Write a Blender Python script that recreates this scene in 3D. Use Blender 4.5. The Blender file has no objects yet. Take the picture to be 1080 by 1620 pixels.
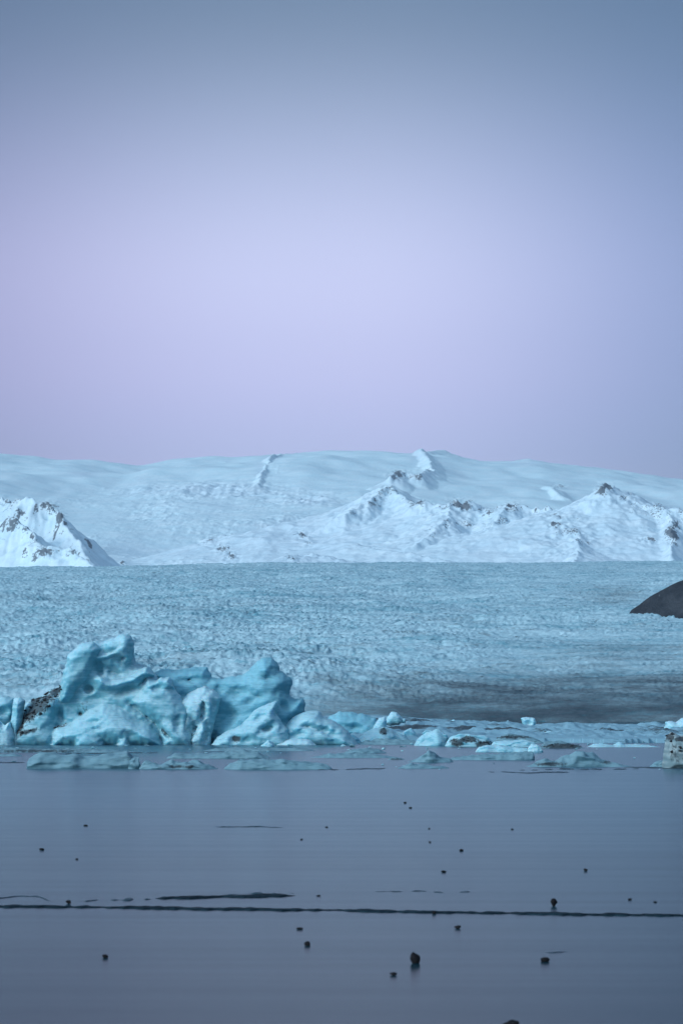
import bpy, math
import numpy as np

# ------------------------------------------------------------------ basics
K = 36.0 / 1620.0 / 100.0          # tangent per photo pixel, 100 mm lens on a 36 mm tall frame
HZ = 1110.0                        # eye level row of the photo
H = 4.0                            # eye height above the lagoon ice
S = bpy.context.scene
C = S.collection
f32 = np.float32

def dist(py):                      # distance at which the ice surface is met on row py
    return H / ((py - HZ) * K)
def gx(px, d): return (px - 540.0) * K * d
def gz(py, d): return H + (HZ - py) * K * d

# ------------------------------------------------------------------ noise
_r = np.random.RandomState(7)
PERM = np.concatenate([_r.permutation(256)] * 3).astype(np.int32)
G3 = _r.normal(size=(256, 3)); G3 /= np.linalg.norm(G3, axis=1)[:, None]; G3 = G3.astype(f32)
_a = _r.rand(256) * 2 * np.pi
G2 = np.stack([np.cos(_a), np.sin(_a)], 1).astype(f32)
JIT = _r.rand(256, 3).astype(f32)
def fade(t): return t * t * t * (t * (t * 6 - 15) + 10)

def n2(x, y, seed=0):
    x = np.asarray(x, f32) + seed * 17.31; y = np.asarray(y, f32) + seed * 9.77
    xi = np.floor(x); yi = np.floor(y); xf = x - xi; yf = y - yi
    xi = xi.astype(np.int32) & 255; yi = yi.astype(np.int32) & 255
    u = fade(xf); v = fade(yf)
    def c(i, j):
        g = G2[PERM[PERM[(xi + i) & 255] + ((yi + j) & 255)]]
        return g[..., 0] * (xf - i) + g[..., 1] * (yf - j)
    a = c(0, 0); b = c(1, 0); cc = c(0, 1); d = c(1, 1)
    return 1.5 * ((a + u * (b - a)) * (1 - v) + (cc + u * (d - cc)) * v)

def fbm2(x, y, o=4, seed=0, gain=0.5):
    s = 0; a = 1.0; f = 1.0
    for i in range(o):
        s = s + a * n2(x * f, y * f, seed + i * 3); a *= gain; f *= 2.03
    return s
def ridge2(x, y, o=4, seed=0, gain=0.5):
    s = 0; a = 1.0; f = 1.0
    for i in range(o):
        s = s + a * (1 - 2 * np.abs(n2(x * f, y * f, seed + i * 3))); a *= gain; f *= 2.07
    return s

def n3(p, seed=0):
    p = p + np.array([seed * 13.7, seed * 5.3, seed * 7.9], f32)
    i = np.floor(p); f = (p - i).astype(f32); i = i.astype(np.int32) & 255
    w = fade(f)
    s = 0
    for a in (0, 1):
        for b in (0, 1):
            for c in (0, 1):
                g = G3[PERM[PERM[PERM[(i[:, 0] + a) & 255] + ((i[:, 1] + b) & 255)] + ((i[:, 2] + c) & 255)]]
                d = g[:, 0] * (f[:, 0] - a) + g[:, 1] * (f[:, 1] - b) + g[:, 2] * (f[:, 2] - c)
                s = s + d * (w[:, 0] if a else 1 - w[:, 0]) * (w[:, 1] if b else 1 - w[:, 1]) * (w[:, 2] if c else 1 - w[:, 2])
    return 1.6 * s
def fbm3(p, o=3, seed=0, gain=0.5):
    s = 0; a = 1.0; f = 1.0
    for k in range(o):
        s = s + a * n3(p * f, seed + k); a *= gain; f *= 2.03
    return s
def worley3(p, seed=0):
    p = p + np.array([seed * 3.7, seed * 8.3, seed * 5.9], f32)
    i = np.floor(p); f = (p - i).astype(f32); i = i.astype(np.int32)
    best = np.full(len(p), 9.0, f32)
    for a in (-1, 0, 1):
        for b in (-1, 0, 1):
            for c in (-1, 0, 1):
                j = JIT[PERM[PERM[PERM[(i[:, 0] + a) & 255] + ((i[:, 1] + b) & 255)] + ((i[:, 2] + c) & 255)]]
                d = (a + j[:, 0] - f[:, 0]) ** 2 + (b + j[:, 1] - f[:, 1]) ** 2 + (c + j[:, 2] - f[:, 2]) ** 2
                best = np.minimum(best, d)
    return np.sqrt(best)

def sstep(a, b, x):
    t = np.clip((x - a) / (b - a), 0, 1)
    return t * t * (3 - 2 * t)

# ------------------------------------------------------------------ meshes
def mesh_from(name, V, Q, smooth=True):
    V = np.ascontiguousarray(V, f32); Q = np.ascontiguousarray(Q, np.int32)
    m = bpy.data.meshes.new(name)
    n = Q.shape[1]
    m.vertices.add(len(V)); m.vertices.foreach_set('co', V.ravel())
    m.loops.add(Q.size); m.loops.foreach_set('vertex_index', Q.ravel())
    m.polygons.add(len(Q))
    m.polygons.foreach_set('loop_start', np.arange(0, Q.size, n, dtype=np.int32))
    m.update(calc_edges=True)
    m.validate()
    m.polygons.foreach_set('use_smooth', np.full(len(m.polygons), smooth))
    return m
def attr(m, name, vals):
    a = m.attributes.new(name, 'FLOAT', 'POINT')
    a.data.foreach_set('value', np.ascontiguousarray(vals, f32).ravel())
def link(name, mesh, mat, parent=None, loc=None):
    o = bpy.data.objects.new(name, mesh); C.objects.link(o)
    if mat: mesh.materials.append(mat)
    if parent: o.parent = parent
    if loc is not None: o.location = loc
    return o
def tag(o, label, cat, group=None):
    o['label'] = label; o['category'] = cat
    if group: o['group'] = group
    return o
def structure(o):
    o['kind'] = 'structure'; return o
def empty(name, loc):
    o = bpy.data.objects.new(name, None); C.objects.link(o); o.location = loc
    o.empty_display_size = 0.3
    return o
def grid_quads(nr, nc):
    i = np.arange(nr * nc).reshape(nr, nc)
    return np.stack([i[:-1, :-1], i[:-1, 1:], i[1:, 1:], i[1:, :-1]], -1).reshape(-1, 4)

# ------------------------------------------------------------------ materials
class NT:
    def __init__(self, name):
        self.m = bpy.data.materials.new(name); self.m.use_nodes = True
        self.t = self.m.node_tree; self.n = self.t.nodes; self.l = self.t.links
        self.b = self.n['Principled BSDF']
    def node(self, typ, **kw):
        n = self.n.new(typ)
        for k, v in kw.items(): setattr(n, k, v)
        return n
    def put(self, sock, v):
        if hasattr(v, 'is_linked') or hasattr(v, 'links'): self.l.new(v, sock)
        else: sock.default_value = v
    def math(self, op, a, b=0.0, clamp=False):
        n = self.node('ShaderNodeMath', operation=op); n.use_clamp = clamp
        self.put(n.inputs[0], a); self.put(n.inputs[1], b); return n.outputs[0]
    def noise(self, scale, detail=4, rough=0.5, vec=None, dist=0.0):
        n = self.node('ShaderNodeTexNoise')
        n.inputs['Scale'].default_value = scale; n.inputs['Detail'].default_value = detail
        n.inputs['Roughness'].default_value = rough; n.inputs['Distortion'].default_value = dist
        if vec is not None: self.l.new(vec, n.inputs['Vector'])
        return n.outputs[0]
    def coords(self, scale=(1, 1, 1), rot=(0, 0, 0)):
        t = self.node('ShaderNodeTexCoord'); mp = self.node('ShaderNodeMapping')
        mp.inputs['Scale'].default_value = scale; mp.inputs['Rotation'].default_value = rot
        self.l.new(t.outputs['Object'], mp.inputs['Vector']); return mp.outputs[0]
    def ramp(self, v, lo, hi, a=0.0, b=1.0):
        n = self.node('ShaderNodeMapRange'); n.interpolation_type = 'SMOOTHSTEP'
        self.put(n.inputs['Value'], v)
        for k, x in zip(('From Min', 'From Max', 'To Min', 'To Max'), (lo, hi, a, b)): n.inputs[k].default_value = x
        return n.outputs[0]
    def mix(self, f, a, b):
        n = self.node('ShaderNodeMix', data_type='RGBA')
        self.put(n.inputs['Factor'], f)
        self.put(n.inputs[6], a if hasattr(a, 'links') else (*a, 1) if len(a) == 3 else a)
        self.put(n.inputs[7], b if hasattr(b, 'links') else (*b, 1) if len(b) == 3 else b)
        return n.outputs[2]
    def attr(self, name):
        return self.node('ShaderNodeAttribute', attribute_name=name).outputs['Fac']
    def bump(self, h, strength, distance):
        n = self.node('ShaderNodeBump'); n.inputs['Strength'].default_value = strength
        n.inputs['Distance'].default_value = distance
        self.l.new(h, n.inputs['Height']); self.l.new(n.outputs[0], self.b.inputs['Normal'])
    def up(self):
        g = self.node('ShaderNodeNewGeometry'); s = self.node('ShaderNodeSeparateXYZ')
        self.l.new(g.outputs['True Normal'], s.inputs[0]); return s.outputs[2]
    def fin(self, col, rough=0.5, spec=0.5):
        self.put(self.b.inputs['Base Color'], col if hasattr(col, 'links') else (*col, 1))
        self.put(self.b.inputs['Roughness'], rough)
        self.b.inputs['Specular IOR Level'].default_value = spec
        self.b.inputs['IOR'].default_value = 1.31
        return self.m

def ice_mat(name, pale, teal, dirt=0.0, bias=0.5, sss=0.6):
    t = NT(name)
    band = t.noise(1.0, 4, 0.6, t.coords((0.12, 0.25, 2.6), (0, math.radians(8), 0)), 0.6)
    blot = t.noise(0.45, 5, 0.6, t.coords())
    fine = t.noise(5.0, 5, 0.65, t.coords())
    s = t.math('ADD', t.math('MULTIPLY', band, 0.45), t.math('MULTIPLY', blot, 0.55))
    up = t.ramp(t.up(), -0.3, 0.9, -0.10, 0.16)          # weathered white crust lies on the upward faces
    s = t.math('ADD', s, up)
    col = t.mix(t.ramp(s, bias - 0.17, bias + 0.17), teal, pale)
    col = t.mix(t.ramp(fine, 0.55, 0.8, 0.0, 0.35), col, tuple(min(1, c * 1.15) for c in pale))
    lines = t.noise(1.0, 5, 0.6, t.coords((0.2, 0.3, 3.4), (0, math.radians(-12), 0)), 0.9)
    lm = t.math('MULTIPLY', t.ramp(t.math('ABSOLUTE', t.math('SUBTRACT', lines, 0.5)), 0.0, 0.022, 0.5, 0.0), t.ramp(blot, 0.42, 0.58))
    col = t.mix(lm, col, tuple(c * 0.55 for c in teal))
    a = t.attr('dirt')
    dn = t.noise(2.4, 6, 0.75, t.coords((1, 1, 0.45)), 0.8)
    dm = t.ramp(t.math('ADD', dn, t.math('MULTIPLY', a, 0.5)), 0.62, 0.78)
    dm = t.math('MULTIPLY', dm, t.ramp(a, 0.02, 0.25))
    col = t.mix(t.math('MULTIPLY', dm, 0.85), col, (0.018, 0.022, 0.027))
    col = t.mix(t.ramp(a, 0.1, 1.0, 0.0, 0.28), col, (0.075, 0.09, 0.10))
    t.fin(col, t.ramp(fine, 0.3, 0.7, 0.5, 0.75), 0.3)
    b = t.b
    b.inputs['Subsurface Weight'].default_value = sss
    b.inputs['Subsurface Radius'].default_value = (0.35, 0.9, 1.2)
    b.inputs['Subsurface Scale'].default_value = 0.8
    h = t.math('ADD', t.math('MULTIPLY', band, 0.7), t.math('MULTIPLY', fine, 0.4))
    t.bump(h, 0.4, 0.14)
    return t.m

M = {}
M['berg'] = ice_mat('glacier_ice', (0.35, 0.585, 0.66), (0.115, 0.355, 0.44), bias=0.51)
M['berg_clear'] = ice_mat('clear_teal_ice', (0.22, 0.48, 0.57), (0.085, 0.29, 0.375), bias=0.52)
M['berg_white'] = ice_mat('weathered_white_ice', (0.41, 0.63, 0.70), (0.16, 0.40, 0.48), bias=0.49)
M['floe'] = ice_mat('floe_ice', (0.17, 0.30, 0.35), (0.06, 0.15, 0.19), bias=0.5, sss=0.1)
M['shelf'] = ice_mat('shelf_ice', (0.24, 0.42, 0.50), (0.07, 0.19, 0.26), bias=0.5, sss=0.1)

M['berg_dirty'] = ice_mat('dirty_grey_ice', (0.34, 0.43, 0.44), (0.15, 0.24, 0.27), bias=0.48, sss=0.1)

def stone_mat():
    t = NT('dark_basalt')
    n = t.noise(9.0, 5, 0.6, t.coords())
    col = t.mix(t.ramp(n, 0.35, 0.7), (0.007, 0.007, 0.009), (0.020, 0.021, 0.023))
    t.fin(col, 0.75, 0.2); t.bump(n, 0.6, 0.02); return t.m
M['stone'] = stone_mat()
def rubble_mat():
    t = NT('black_rubble')
    n = t.noise(3.0, 5, 0.6, t.coords())
    t.fin(t.mix(t.ramp(n, 0.35, 0.7), (0.010, 0.012, 0.015), (0.038, 0.043, 0.05)), 0.85, 0.2); return t.m
M['rubble'] = rubble_mat()
def crack_mat():
    t = NT('wet_dark_ice')
    n = t.noise(1.0, 5, 0.65, t.coords((0.9, 6, 2)))
    t.fin(t.mix(t.ramp(n, 0.4, 0.72), (0.006, 0.014, 0.020), (0.02, 0.045, 0.06)), 0.7, 0.1)
    t.bump(n, 0.4, 0.03); return t.m
M['crack'] = crack_mat()
def faint_mat():
    t = NT('refrozen_hairline_ice')
    n = t.noise(2.0, 4, 0.6, t.coords((0.9, 6, 2)))
    t.fin(t.mix(t.ramp(n, 0.4, 0.7), (0.02, 0.045, 0.06), (0.05, 0.085, 0.11)), 0.5, 0.3); return t.m
M['faint'] = faint_mat()

def lake_mat():
    t = NT('thin_lagoon_ice')
    streak = t.noise(1.0, 6, 0.6, t.coords((0.018, 0.55, 1), (0, 0, math.radians(-1.5))))
    broad = t.noise(1.0, 3, 0.5, t.coords((0.012, 0.03, 1)))
    dust = t.noise(7.0, 4, 0.6, t.coords((0.5, 1, 1)))
    s = t.math('ADD', t.math('MULTIPLY', streak, 0.7), t.math('MULTIPLY', broad, 0.3))
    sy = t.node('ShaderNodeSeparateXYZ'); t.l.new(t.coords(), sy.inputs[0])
    falloff = t.ramp(t.math('ADD', sy.outputs[1], t.math('MULTIPLY', t.math('SUBTRACT', broad, 0.5), 40.0)), 22, 135)
    near_dim = t.mix(t.ramp(s, 0.34, 0.62), (0.004, 0.020, 0.028), (0.006, 0.024, 0.033))
    far_bright = t.mix(t.ramp(s, 0.34, 0.62), (0.040, 0.115, 0.160), (0.048, 0.126, 0.174))
    col = t.mix(falloff, near_dim, far_bright)  # vignette-like light falloff towards the viewer painted into the ice colour
    col = t.mix(t.math('MULTIPLY', falloff, t.ramp(dust, 0.55, 0.8, 0, 0.2)), col, (0.14, 0.19, 0.25))
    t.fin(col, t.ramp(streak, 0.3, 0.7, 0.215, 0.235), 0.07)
    t.b.inputs['Specular Tint'].default_value = (0.40, 0.82, 1.0, 1)
    t.bump(t.math('ADD', t.math('MULTIPLY', streak, 0.5), t.math('MULTIPLY', dust, 0.15)), 0.015, 0.02)
    return t.m
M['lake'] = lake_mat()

def glacier_mat():
    t = NT('crevassed_glacier')
    c = t.coords((0.6, 1, 1))
    n = t.noise(0.13, 6, 0.7, c); fine = t.noise(0.8, 5, 0.7, c)
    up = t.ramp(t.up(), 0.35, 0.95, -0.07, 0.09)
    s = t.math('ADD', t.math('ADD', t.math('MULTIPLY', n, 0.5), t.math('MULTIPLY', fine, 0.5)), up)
    s = t.math('ADD', s, t.math('MULTIPLY', t.math('SUBTRACT', t.noise(0.03, 5, 0.6, t.coords((0.5, 1.2, 1), (0, 0, 0.25)), 0.8), 0.5), 0.45))
    col = t.mix(t.ramp(s, 0.36, 0.70), (0.13, 0.335, 0.415), (0.47, 0.665, 0.725))
    d = t.attr('dirt')
    dn = t.noise(0.09, 6, 0.7, c)
    dm = t.ramp(t.math('ADD', d, t.math('ADD', t.math('MULTIPLY', t.math('SUBTRACT', dn, 0.5), 1.0), t.math('MULTIPLY', t.math('SUBTRACT', fine, 0.5), 0.8))), 0.15, 1.0)
    col = t.mix(t.math('MULTIPLY', dm, 0.93), col, t.mix(t.ramp(fine, 0.4, 0.65), (0.016, 0.025, 0.036), (0.052, 0.07, 0.09)))
    # thin dirt lines in the ice
    ln = t.noise(1.0, 4, 0.6, t.coords((0.012, 0.05, 0.05), (0, 0, math.radians(14))), 1.2)
    lm = t.ramp(t.math('ABSOLUTE', t.math('SUBTRACT', ln, 0.5)), 0.0, 0.012, 0.6, 0.0)
    lm = t.math('MULTIPLY', lm, t.ramp(dn, 0.42, 0.6))
    col = t.mix(lm, col, (0.06, 0.075, 0.09))
    t.fin(col, 0.7, 0.25)
    t.bump(t.math('ADD', n, t.math('MULTIPLY', fine, 0.5)), 0.45, 1.6)
    return t.m
M['glacier'] = glacier_mat()

def snow_mat():
    t = NT('mountain_snow_and_rock')
    c = t.coords()
    ice = t.attr('ice'); rock = t.attr('rock')
    n = t.noise(0.02, 6, 0.65, c); fine = t.noise(0.26, 5, 0.75, t.coords((1, 0.5, 1.0), (0, math.radians(20), 0)))
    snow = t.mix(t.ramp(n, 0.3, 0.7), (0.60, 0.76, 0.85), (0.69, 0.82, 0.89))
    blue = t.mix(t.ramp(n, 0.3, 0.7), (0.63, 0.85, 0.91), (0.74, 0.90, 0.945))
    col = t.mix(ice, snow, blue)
    rm = t.ramp(t.math('ADD', rock, t.math('MULTIPLY', t.math('SUBTRACT', fine, 0.5), 1.7)), 0.46, 0.56)
    col = t.mix(t.math('MULTIPLY', rm, 0.85), col, t.mix(fine, (0.025, 0.032, 0.045), (0.07, 0.08, 0.10)))
    t.fin(col, 0.75, 0.2)
    t.bump(t.math('ADD', n, t.math('MULTIPLY', fine, 0.1)), 0.35, 8.0)
    return t.m
M['snow'] = snow_mat()

def scree_mat():
    t = NT('dark_scree')
    c = t.coords()
    n = t.noise(0.12, 6, 0.7, c)
    sn = t.noise(0.12, 5, 0.7, t.coords((1.6, 0.5, 0.5), (0, 0.7, 0)))
    col = t.mix(t.ramp(n, 0.3, 0.7), (0.022, 0.029, 0.037), (0.050, 0.058, 0.068))
    col = t.mix(t.ramp(sn, 0.66, 0.74, 0, 0.35), col, (0.45, 0.52, 0.57))
    t.fin(col, 0.85, 0.15); t.bump(n, 0.6, 3.0); return t.m
M['scree'] = scree_mat()

# ------------------------------------------------------------------ lake
def build_lake():
    V = [(-5000, -60, 0), (5000, -60, 0), (5000, 12000, 0), (-5000, 12000, 0)]
    m = mesh_from('frozen_lake', V, [(0, 1, 2, 3)], False)
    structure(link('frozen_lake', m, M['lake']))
build_lake()

# ------------------------------------------------------------------ glacier
DTOP = 2200.0
def build_glacier():
    nc = 1150
    u = np.linspace(-0.23, 0.23, nc).astype(f32)
    d = np.concatenate([np.linspace(470, 1000, 380), np.linspace(1000, 1500, 240)[1:], np.linspace(1500, 2260, 320)[1:],
                        np.linspace(2260, 2700, 12)[1:]]).astype(f32)
    D, U = np.meshgrid(d, u, indexing='ij'); X = U * D; Y = D
    px = U / K + 540
    df = 516 + 14 * n2(X / 60, Y * 0, 3) + 5 * n2(X / 17, Y * 0, 4)
    top = np.interp(px, [-500, 0, 200, 450, 800, 1080, 1600], [899, 897, 894.5, 889.5, 888, 885.5, 880]).astype(f32)
    zt = H + (HZ - top) * K * DTOP
    t = (D - df) / (DTOP - df)
    z = zt * np.clip(t, 0, 1)
    z = z + 4.5 * (1 - np.exp(-np.maximum(D - df, 0) / 14.0)) * (1 - sstep(650, 1300, D)) - 2.6 * np.clip(t, 0, 1)
    z = np.where(D < df, -2 - (df - D) * 0.3, z)
    z = np.where(D > DTOP, zt - 2.6 - (D - DTOP) ** 2 * 0.0012, z)
    inn = sstep(0, 30, D - df)
    right = sstep(430, 900, px + 25 * n2(X / 40, Y / 80, 8))
    low = 1 - sstep(700, 900, D + 50 * n2(X / 50, Y / 50, 9))
    # dirt lies over the snout to the right and in a band below the hill
    py = HZ - (z - H) / (K * D)
    wob = 30 * fbm2(X / 45, Y / 60, 3, 21)
    off = np.interp(px, [300, 420, 500, 600, 700, 800, 950, 1080], [-120, -60, -22, -2, 4, 10, 22, 30])
    dirt = 0.82 * sstep(1008, 1142, py + wob * 0.9 + off)
    dirt = np.maximum(dirt, 0.5 * sstep(560, 1000, px + wob * 2) * sstep(930, 1080, py + wob))
    hx = np.exp(-((px - 970) / 75) ** 2 - ((py - 948) / 24) ** 2)
    dirt = np.maximum(dirt, 0.5 * hx)
    dirt = np.maximum(dirt, 0.3 * sstep(0.0, 0.6, fbm2(X / 70, Y / 160, 3, 33)) * sstep(880, 960, py))
    amp = (1 - 0.6 * right * low) * (1 - 0.35 * right) * 0.9
    wx = X + 5 * n2(X / 20, Y / 20, 11); wy = Y + 8 * n2(X / 24, Y / 24, 12)
    big = fbm2(X / 90, Y / 120, 3, 13) * 3.0
    ser = ridge2(wx / 22, wy / 11, 3, 14) * 0.85
    sml = ridge2(wx / 7.5, wy / 4.5, 3, 15) * 0.5
    fi = ridge2(wx / 2.6, wy / 2.6, 2, 16) * 0.42 + n2(wx / 1.1, wy / 2, 18) * 0.2
    z = z + inn * (0.3 + 0.7 * amp) * 0.8 * ridge2((X + 0.25 * Y) / 95, (Y - 0.2 * X) / 24, 2, 19)
    z = z + inn * (big * (0.4 + 0.6 * amp) * (1 - 0.8 * sstep(1500, 2150, D)) + amp * (ser + sml) + (0.35 + 0.65 * amp) * fi)
    V = np.stack([X, Y, z], -1).reshape(-1, 3)
    m = mesh_from('glacier', V, grid_quads(*X.shape))
    attr(m, 'dirt', dirt)
    structure(link('glacier', m, M['glacier']))
build_glacier()

# ------------------------------------------------------------------ mountains
def build_mountains():
    nc = 1100
    u = np.linspace(-0.23, 0.23, nc).astype(f32)
    d = np.concatenate([np.linspace(2400, 4000, 60), np.linspace(4000, 5600, 480)[1:], np.linspace(5600, 9200, 430)[1:],
                        np.linspace(9200, 11500, 30)[1:]]).astype(f32)
    D, U = np.meshgrid(d, u, indexing='ij'); X = U * D; Y = D
    px = U / K + 540
    sky = np.interp(px, [-600, -200, 0, 60, 100, 170, 210, 235, 290, 345, 400, 450, 520, 600, 650, 700, 745, 800, 835, 880, 960, 1080, 1400, 1700],
                    [700, 713, 720, 726, 732, 737, 739.5, 737, 730, 729, 725, 720, 717.5, 720, 721, 721, 731, 731, 731, 738, 749, 766, 800, 830]).astype(f32)
    row = np.pad(sky[0], 60, mode='edge')
    for _ in range(3): row = np.convolve(row, np.ones(23) / 23.0, mode='same')
    sky = np.broadcast_to(row[60:-60].astype(f32), sky.shape)
    zs = H + (HZ - sky) * K * 9000
    base = np.interp(D, [2400, 3500, 4500, 5500, 6500, 7600, 9000], [60, 140, 208, 285, 435, 610, 1.0]).astype(f32)
    zm = 610 * (zs - 4) / 771.0
    base = base * (1 + (zm / 610 - 1) * sstep(4800, 7600, D))
    t = np.clip((D - 7600) / 1400, 0, 1)
    base = np.where(D > 7600, zm + (zs - zm) * (1 - (1 - t) ** 1.35), base)
    base = np.where(D > 9000, zs - (D - 9000) ** 2 * 0.0001, base)
    base = base + 14 * fbm2(X / 500, Y / 700, 3, 41) * sstep(2500, 4500, D) * (1 - sstep(8200, 9000, D))
    z = base.copy()
    crest = np.zeros_like(z); infl = np.zeros_like(z)
    wX = X + 6 * fbm2(X / 50, Y / 70, 3, 51); wY = Y + 14 * fbm2(X / 60, Y / 90, 3, 52)
    def ridge(pts, a=0.25, b=38.0, w=60.0, k=7.0, amp=1.0, endk=1.0):
        nonlocal z, crest, infl
        P = [np.array([gx(p[0], p[2]), p[2], gz(p[1], p[2])]) for p in pts]
        best = np.full(z.shape, -1e4, f32); bd = np.full(z.shape, 1e4, f32)
        for A, B in zip(P[:-1], P[1:]):
            ab = B[:2] - A[:2]; L = float(ab @ ab) + 1e-6
            s = np.clip(((wX - A[0]) * ab[0] + (wY - A[1]) * ab[1]) / L, 0, 1)
            ds = np.sqrt((wX - A[0] - s * ab[0]) ** 2 + (wY - A[1] - s * ab[1]) ** 2)
            if A is P[0]: ds = ds * np.where((s <= 0) & (wX < A[0]), endk, 1.0)
            h = A[2] + s * (B[2] - A[2]) - a * ds - b * (1 - np.exp(-ds / w))
            best = np.maximum(best, h); bd = np.minimum(bd, ds)
        w2 = sstep(-k, k * 6, best - z)
        infl = np.maximum(infl, w2 * amp)
        z = np.maximum(z, best) + 0.0
        crest = np.maximum(crest, np.exp(-bd / 55.0) * (best > z - 8) * amp)
    # middle ridge, its summit and front spurs
    ridge([(590, 778, 5650), (614, 769, 5400), (640, 787, 5250), (658, 801, 5150), (672, 794, 5080), (690, 799, 5050), (710, 796, 5020),
           (722, 791, 5000), (731, 797, 5000), (741, 791, 4990), (753, 803, 4980), (776, 804, 4960), (800, 800, 4960), (809, 795, 4950), (832, 799, 4930), (852, 804, 4920),
           (868, 800, 4910), (888, 816, 4900)], a=0.24, b=30, endk=2.2)
    ridge([(614, 766, 5400), (580, 795, 5250), (548, 813, 5150)], a=0.40, b=12)
    ridge([(888, 816, 4900), (880, 832, 4700), (911, 842, 4500), (915, 866, 4300), (912, 892, 4150)], a=0.2, b=12, w=50)
    ridge([(721, 793, 5000), (700, 830, 4800), (660, 862, 4600)], a=0.24, b=9, w=40)
    ridge([(809, 796, 4950), (770, 838, 4750), (700, 872, 4500)], a=0.24, b=9, w=40)
    ridge([(560, 862, 4700), (620, 872, 4500), (700, 884, 4350)], a=0.2, b=6)
    ridge([(440, 884, 4300), (490, 878, 4250), (530, 886, 4200)], a=0.15, b=4)
    # right-hand peak
    ridge([(888, 818, 4950), (925, 796, 4850), (946, 775, 4800), (960, 768.5, 4780), (981, 782, 4760), (1000, 791, 4740), (1024, 798, 4700),
           (1048, 803, 4650), (1060, 815, 4600), (1062, 850, 4400), (1056, 880, 4250)], a=0.25, b=30)
    ridge([(960, 768.5, 4780), (1000, 783, 5000), (1040, 799, 5150), (1100, 812, 5300), (1200, 830, 5500)], a=0.25, b=26)
    ridge([(1056, 806, 4650), (1110, 812, 4600), (1180, 800, 4650), (1300, 830, 4600)], a=0.25, b=30)
    # left-hand spur
    ridge([(-160, 795, 4900), (-80, 800, 4800), (-10, 803, 4600), (18, 795, 4550), (43, 786, 4500), (56, 793, 4480), (74, 797, 4470), (90, 809, 4450), (99, 824, 4420),
           (112, 842, 4350), (150, 894, 4150)], a=0.8, b=8)
    ridge([(-100, 800, 4500), (0, 821, 4350), (24, 818, 4300), (48, 838, 4250), (66, 862, 4200), (112, 871, 4120), (150, 895, 4050)], a=0.7, b=8, w=40)
    ridge([(-20, 782, 5600), (2, 786, 5500), (10, 792, 5400)], a=0.8, b=12)
    # far escarpments under the ice cap
    ridge([(470, 716, 8980), (452, 716, 8850), (430, 720, 8250), (418, 742, 7600), (406, 766, 7150)], a=0.4, b=12, w=25, amp=0.4)
    ridge([(640, 721, 8900), (656, 715, 8750), (665, 712, 8450), (676, 722, 8000), (684, 742, 7600), (694, 758, 7300)], a=0.32, b=20, w=40, amp=0.4)
    ridge([(668, 714, 8700), (686, 713, 8900), (700, 711.5, 9000), (704, 722, 8900)], a=0.22, b=14, amp=0.3)
    ridge([(616, 754, 7000), (632, 744, 7150), (645, 748, 7150), (660, 752, 7100), (675, 743, 7300), (690, 746, 7350)], a=0.3, b=30, w=40)
    ridge([(800, 733, 8500), (820, 727, 8650), (835, 727, 8650), (850, 731, 8600), (862, 738, 8400)], a=0.25, b=8, amp=0.2)
    ridge([(348, 730, 8500), (357, 727, 8500), (368, 731, 8500)], a=0.2, b=14)
    ridge([(862, 768, 7250), (875, 770, 7200), (886, 778, 7000)], a=0.4, b=10, amp=0.3)
    ridge([(330, 852, 5750), (352, 846, 5800), (365, 856, 5700)], a=0.3, b=14)
    ridge([(468, 842, 5600), (482, 846, 5550), (492, 856, 5500)], a=0.3, b=14)
    # erosion
    rg = ridge2(wX / 150, wY / 230, 5, 61, 0.45) - 0.5
    z = z + infl * (1 - 0.75 * sstep(0.55, 1.0, crest)) * 5.5 * rg
    z = z + infl * (0.5 + 3.4 * crest) * fbm2(X / 18, Y / 30, 3, 66)
    py = HZ - (z - H) / (K * D)
    # broken ice of the icefall
    fall = sstep(60, 190, px) * (1 - sstep(440, 560, px)) * sstep(762, 800, py) * (1 - infl) * sstep(2500, 4300, D)
    fall = fall * (0.35 + 0.65 * sstep(-0.3, 0.4, fbm2(X / 160, Y / 260, 3, 71)))
    z = z + fall * (2.4 * ridge2(X / 38, Y / 60, 4, 72, 0.6) - 1)
    fall2 = np.exp(-((px - 340) / 140) ** 2 - ((py - 778) / 14) ** 2) + np.exp(-((px - 490) / 50) ** 2 - ((py - 795) / 9) ** 2)
    z = z + fall2 * 6 * ridge2(X / 60, Y / 80, 3, 73, 0.6) * sstep(5600, 6200, D) * (1 - infl)
    dome = sstep(5800, 7200, D) * (1 - infl)
    z = z + dome * 13 * fbm2(X / 300, Y / 420, 3, 74) * (1 - sstep(8700, 9000, D))
    py = HZ - (z - H) / (K * D)
    crag = np.zeros_like(z)
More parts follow.
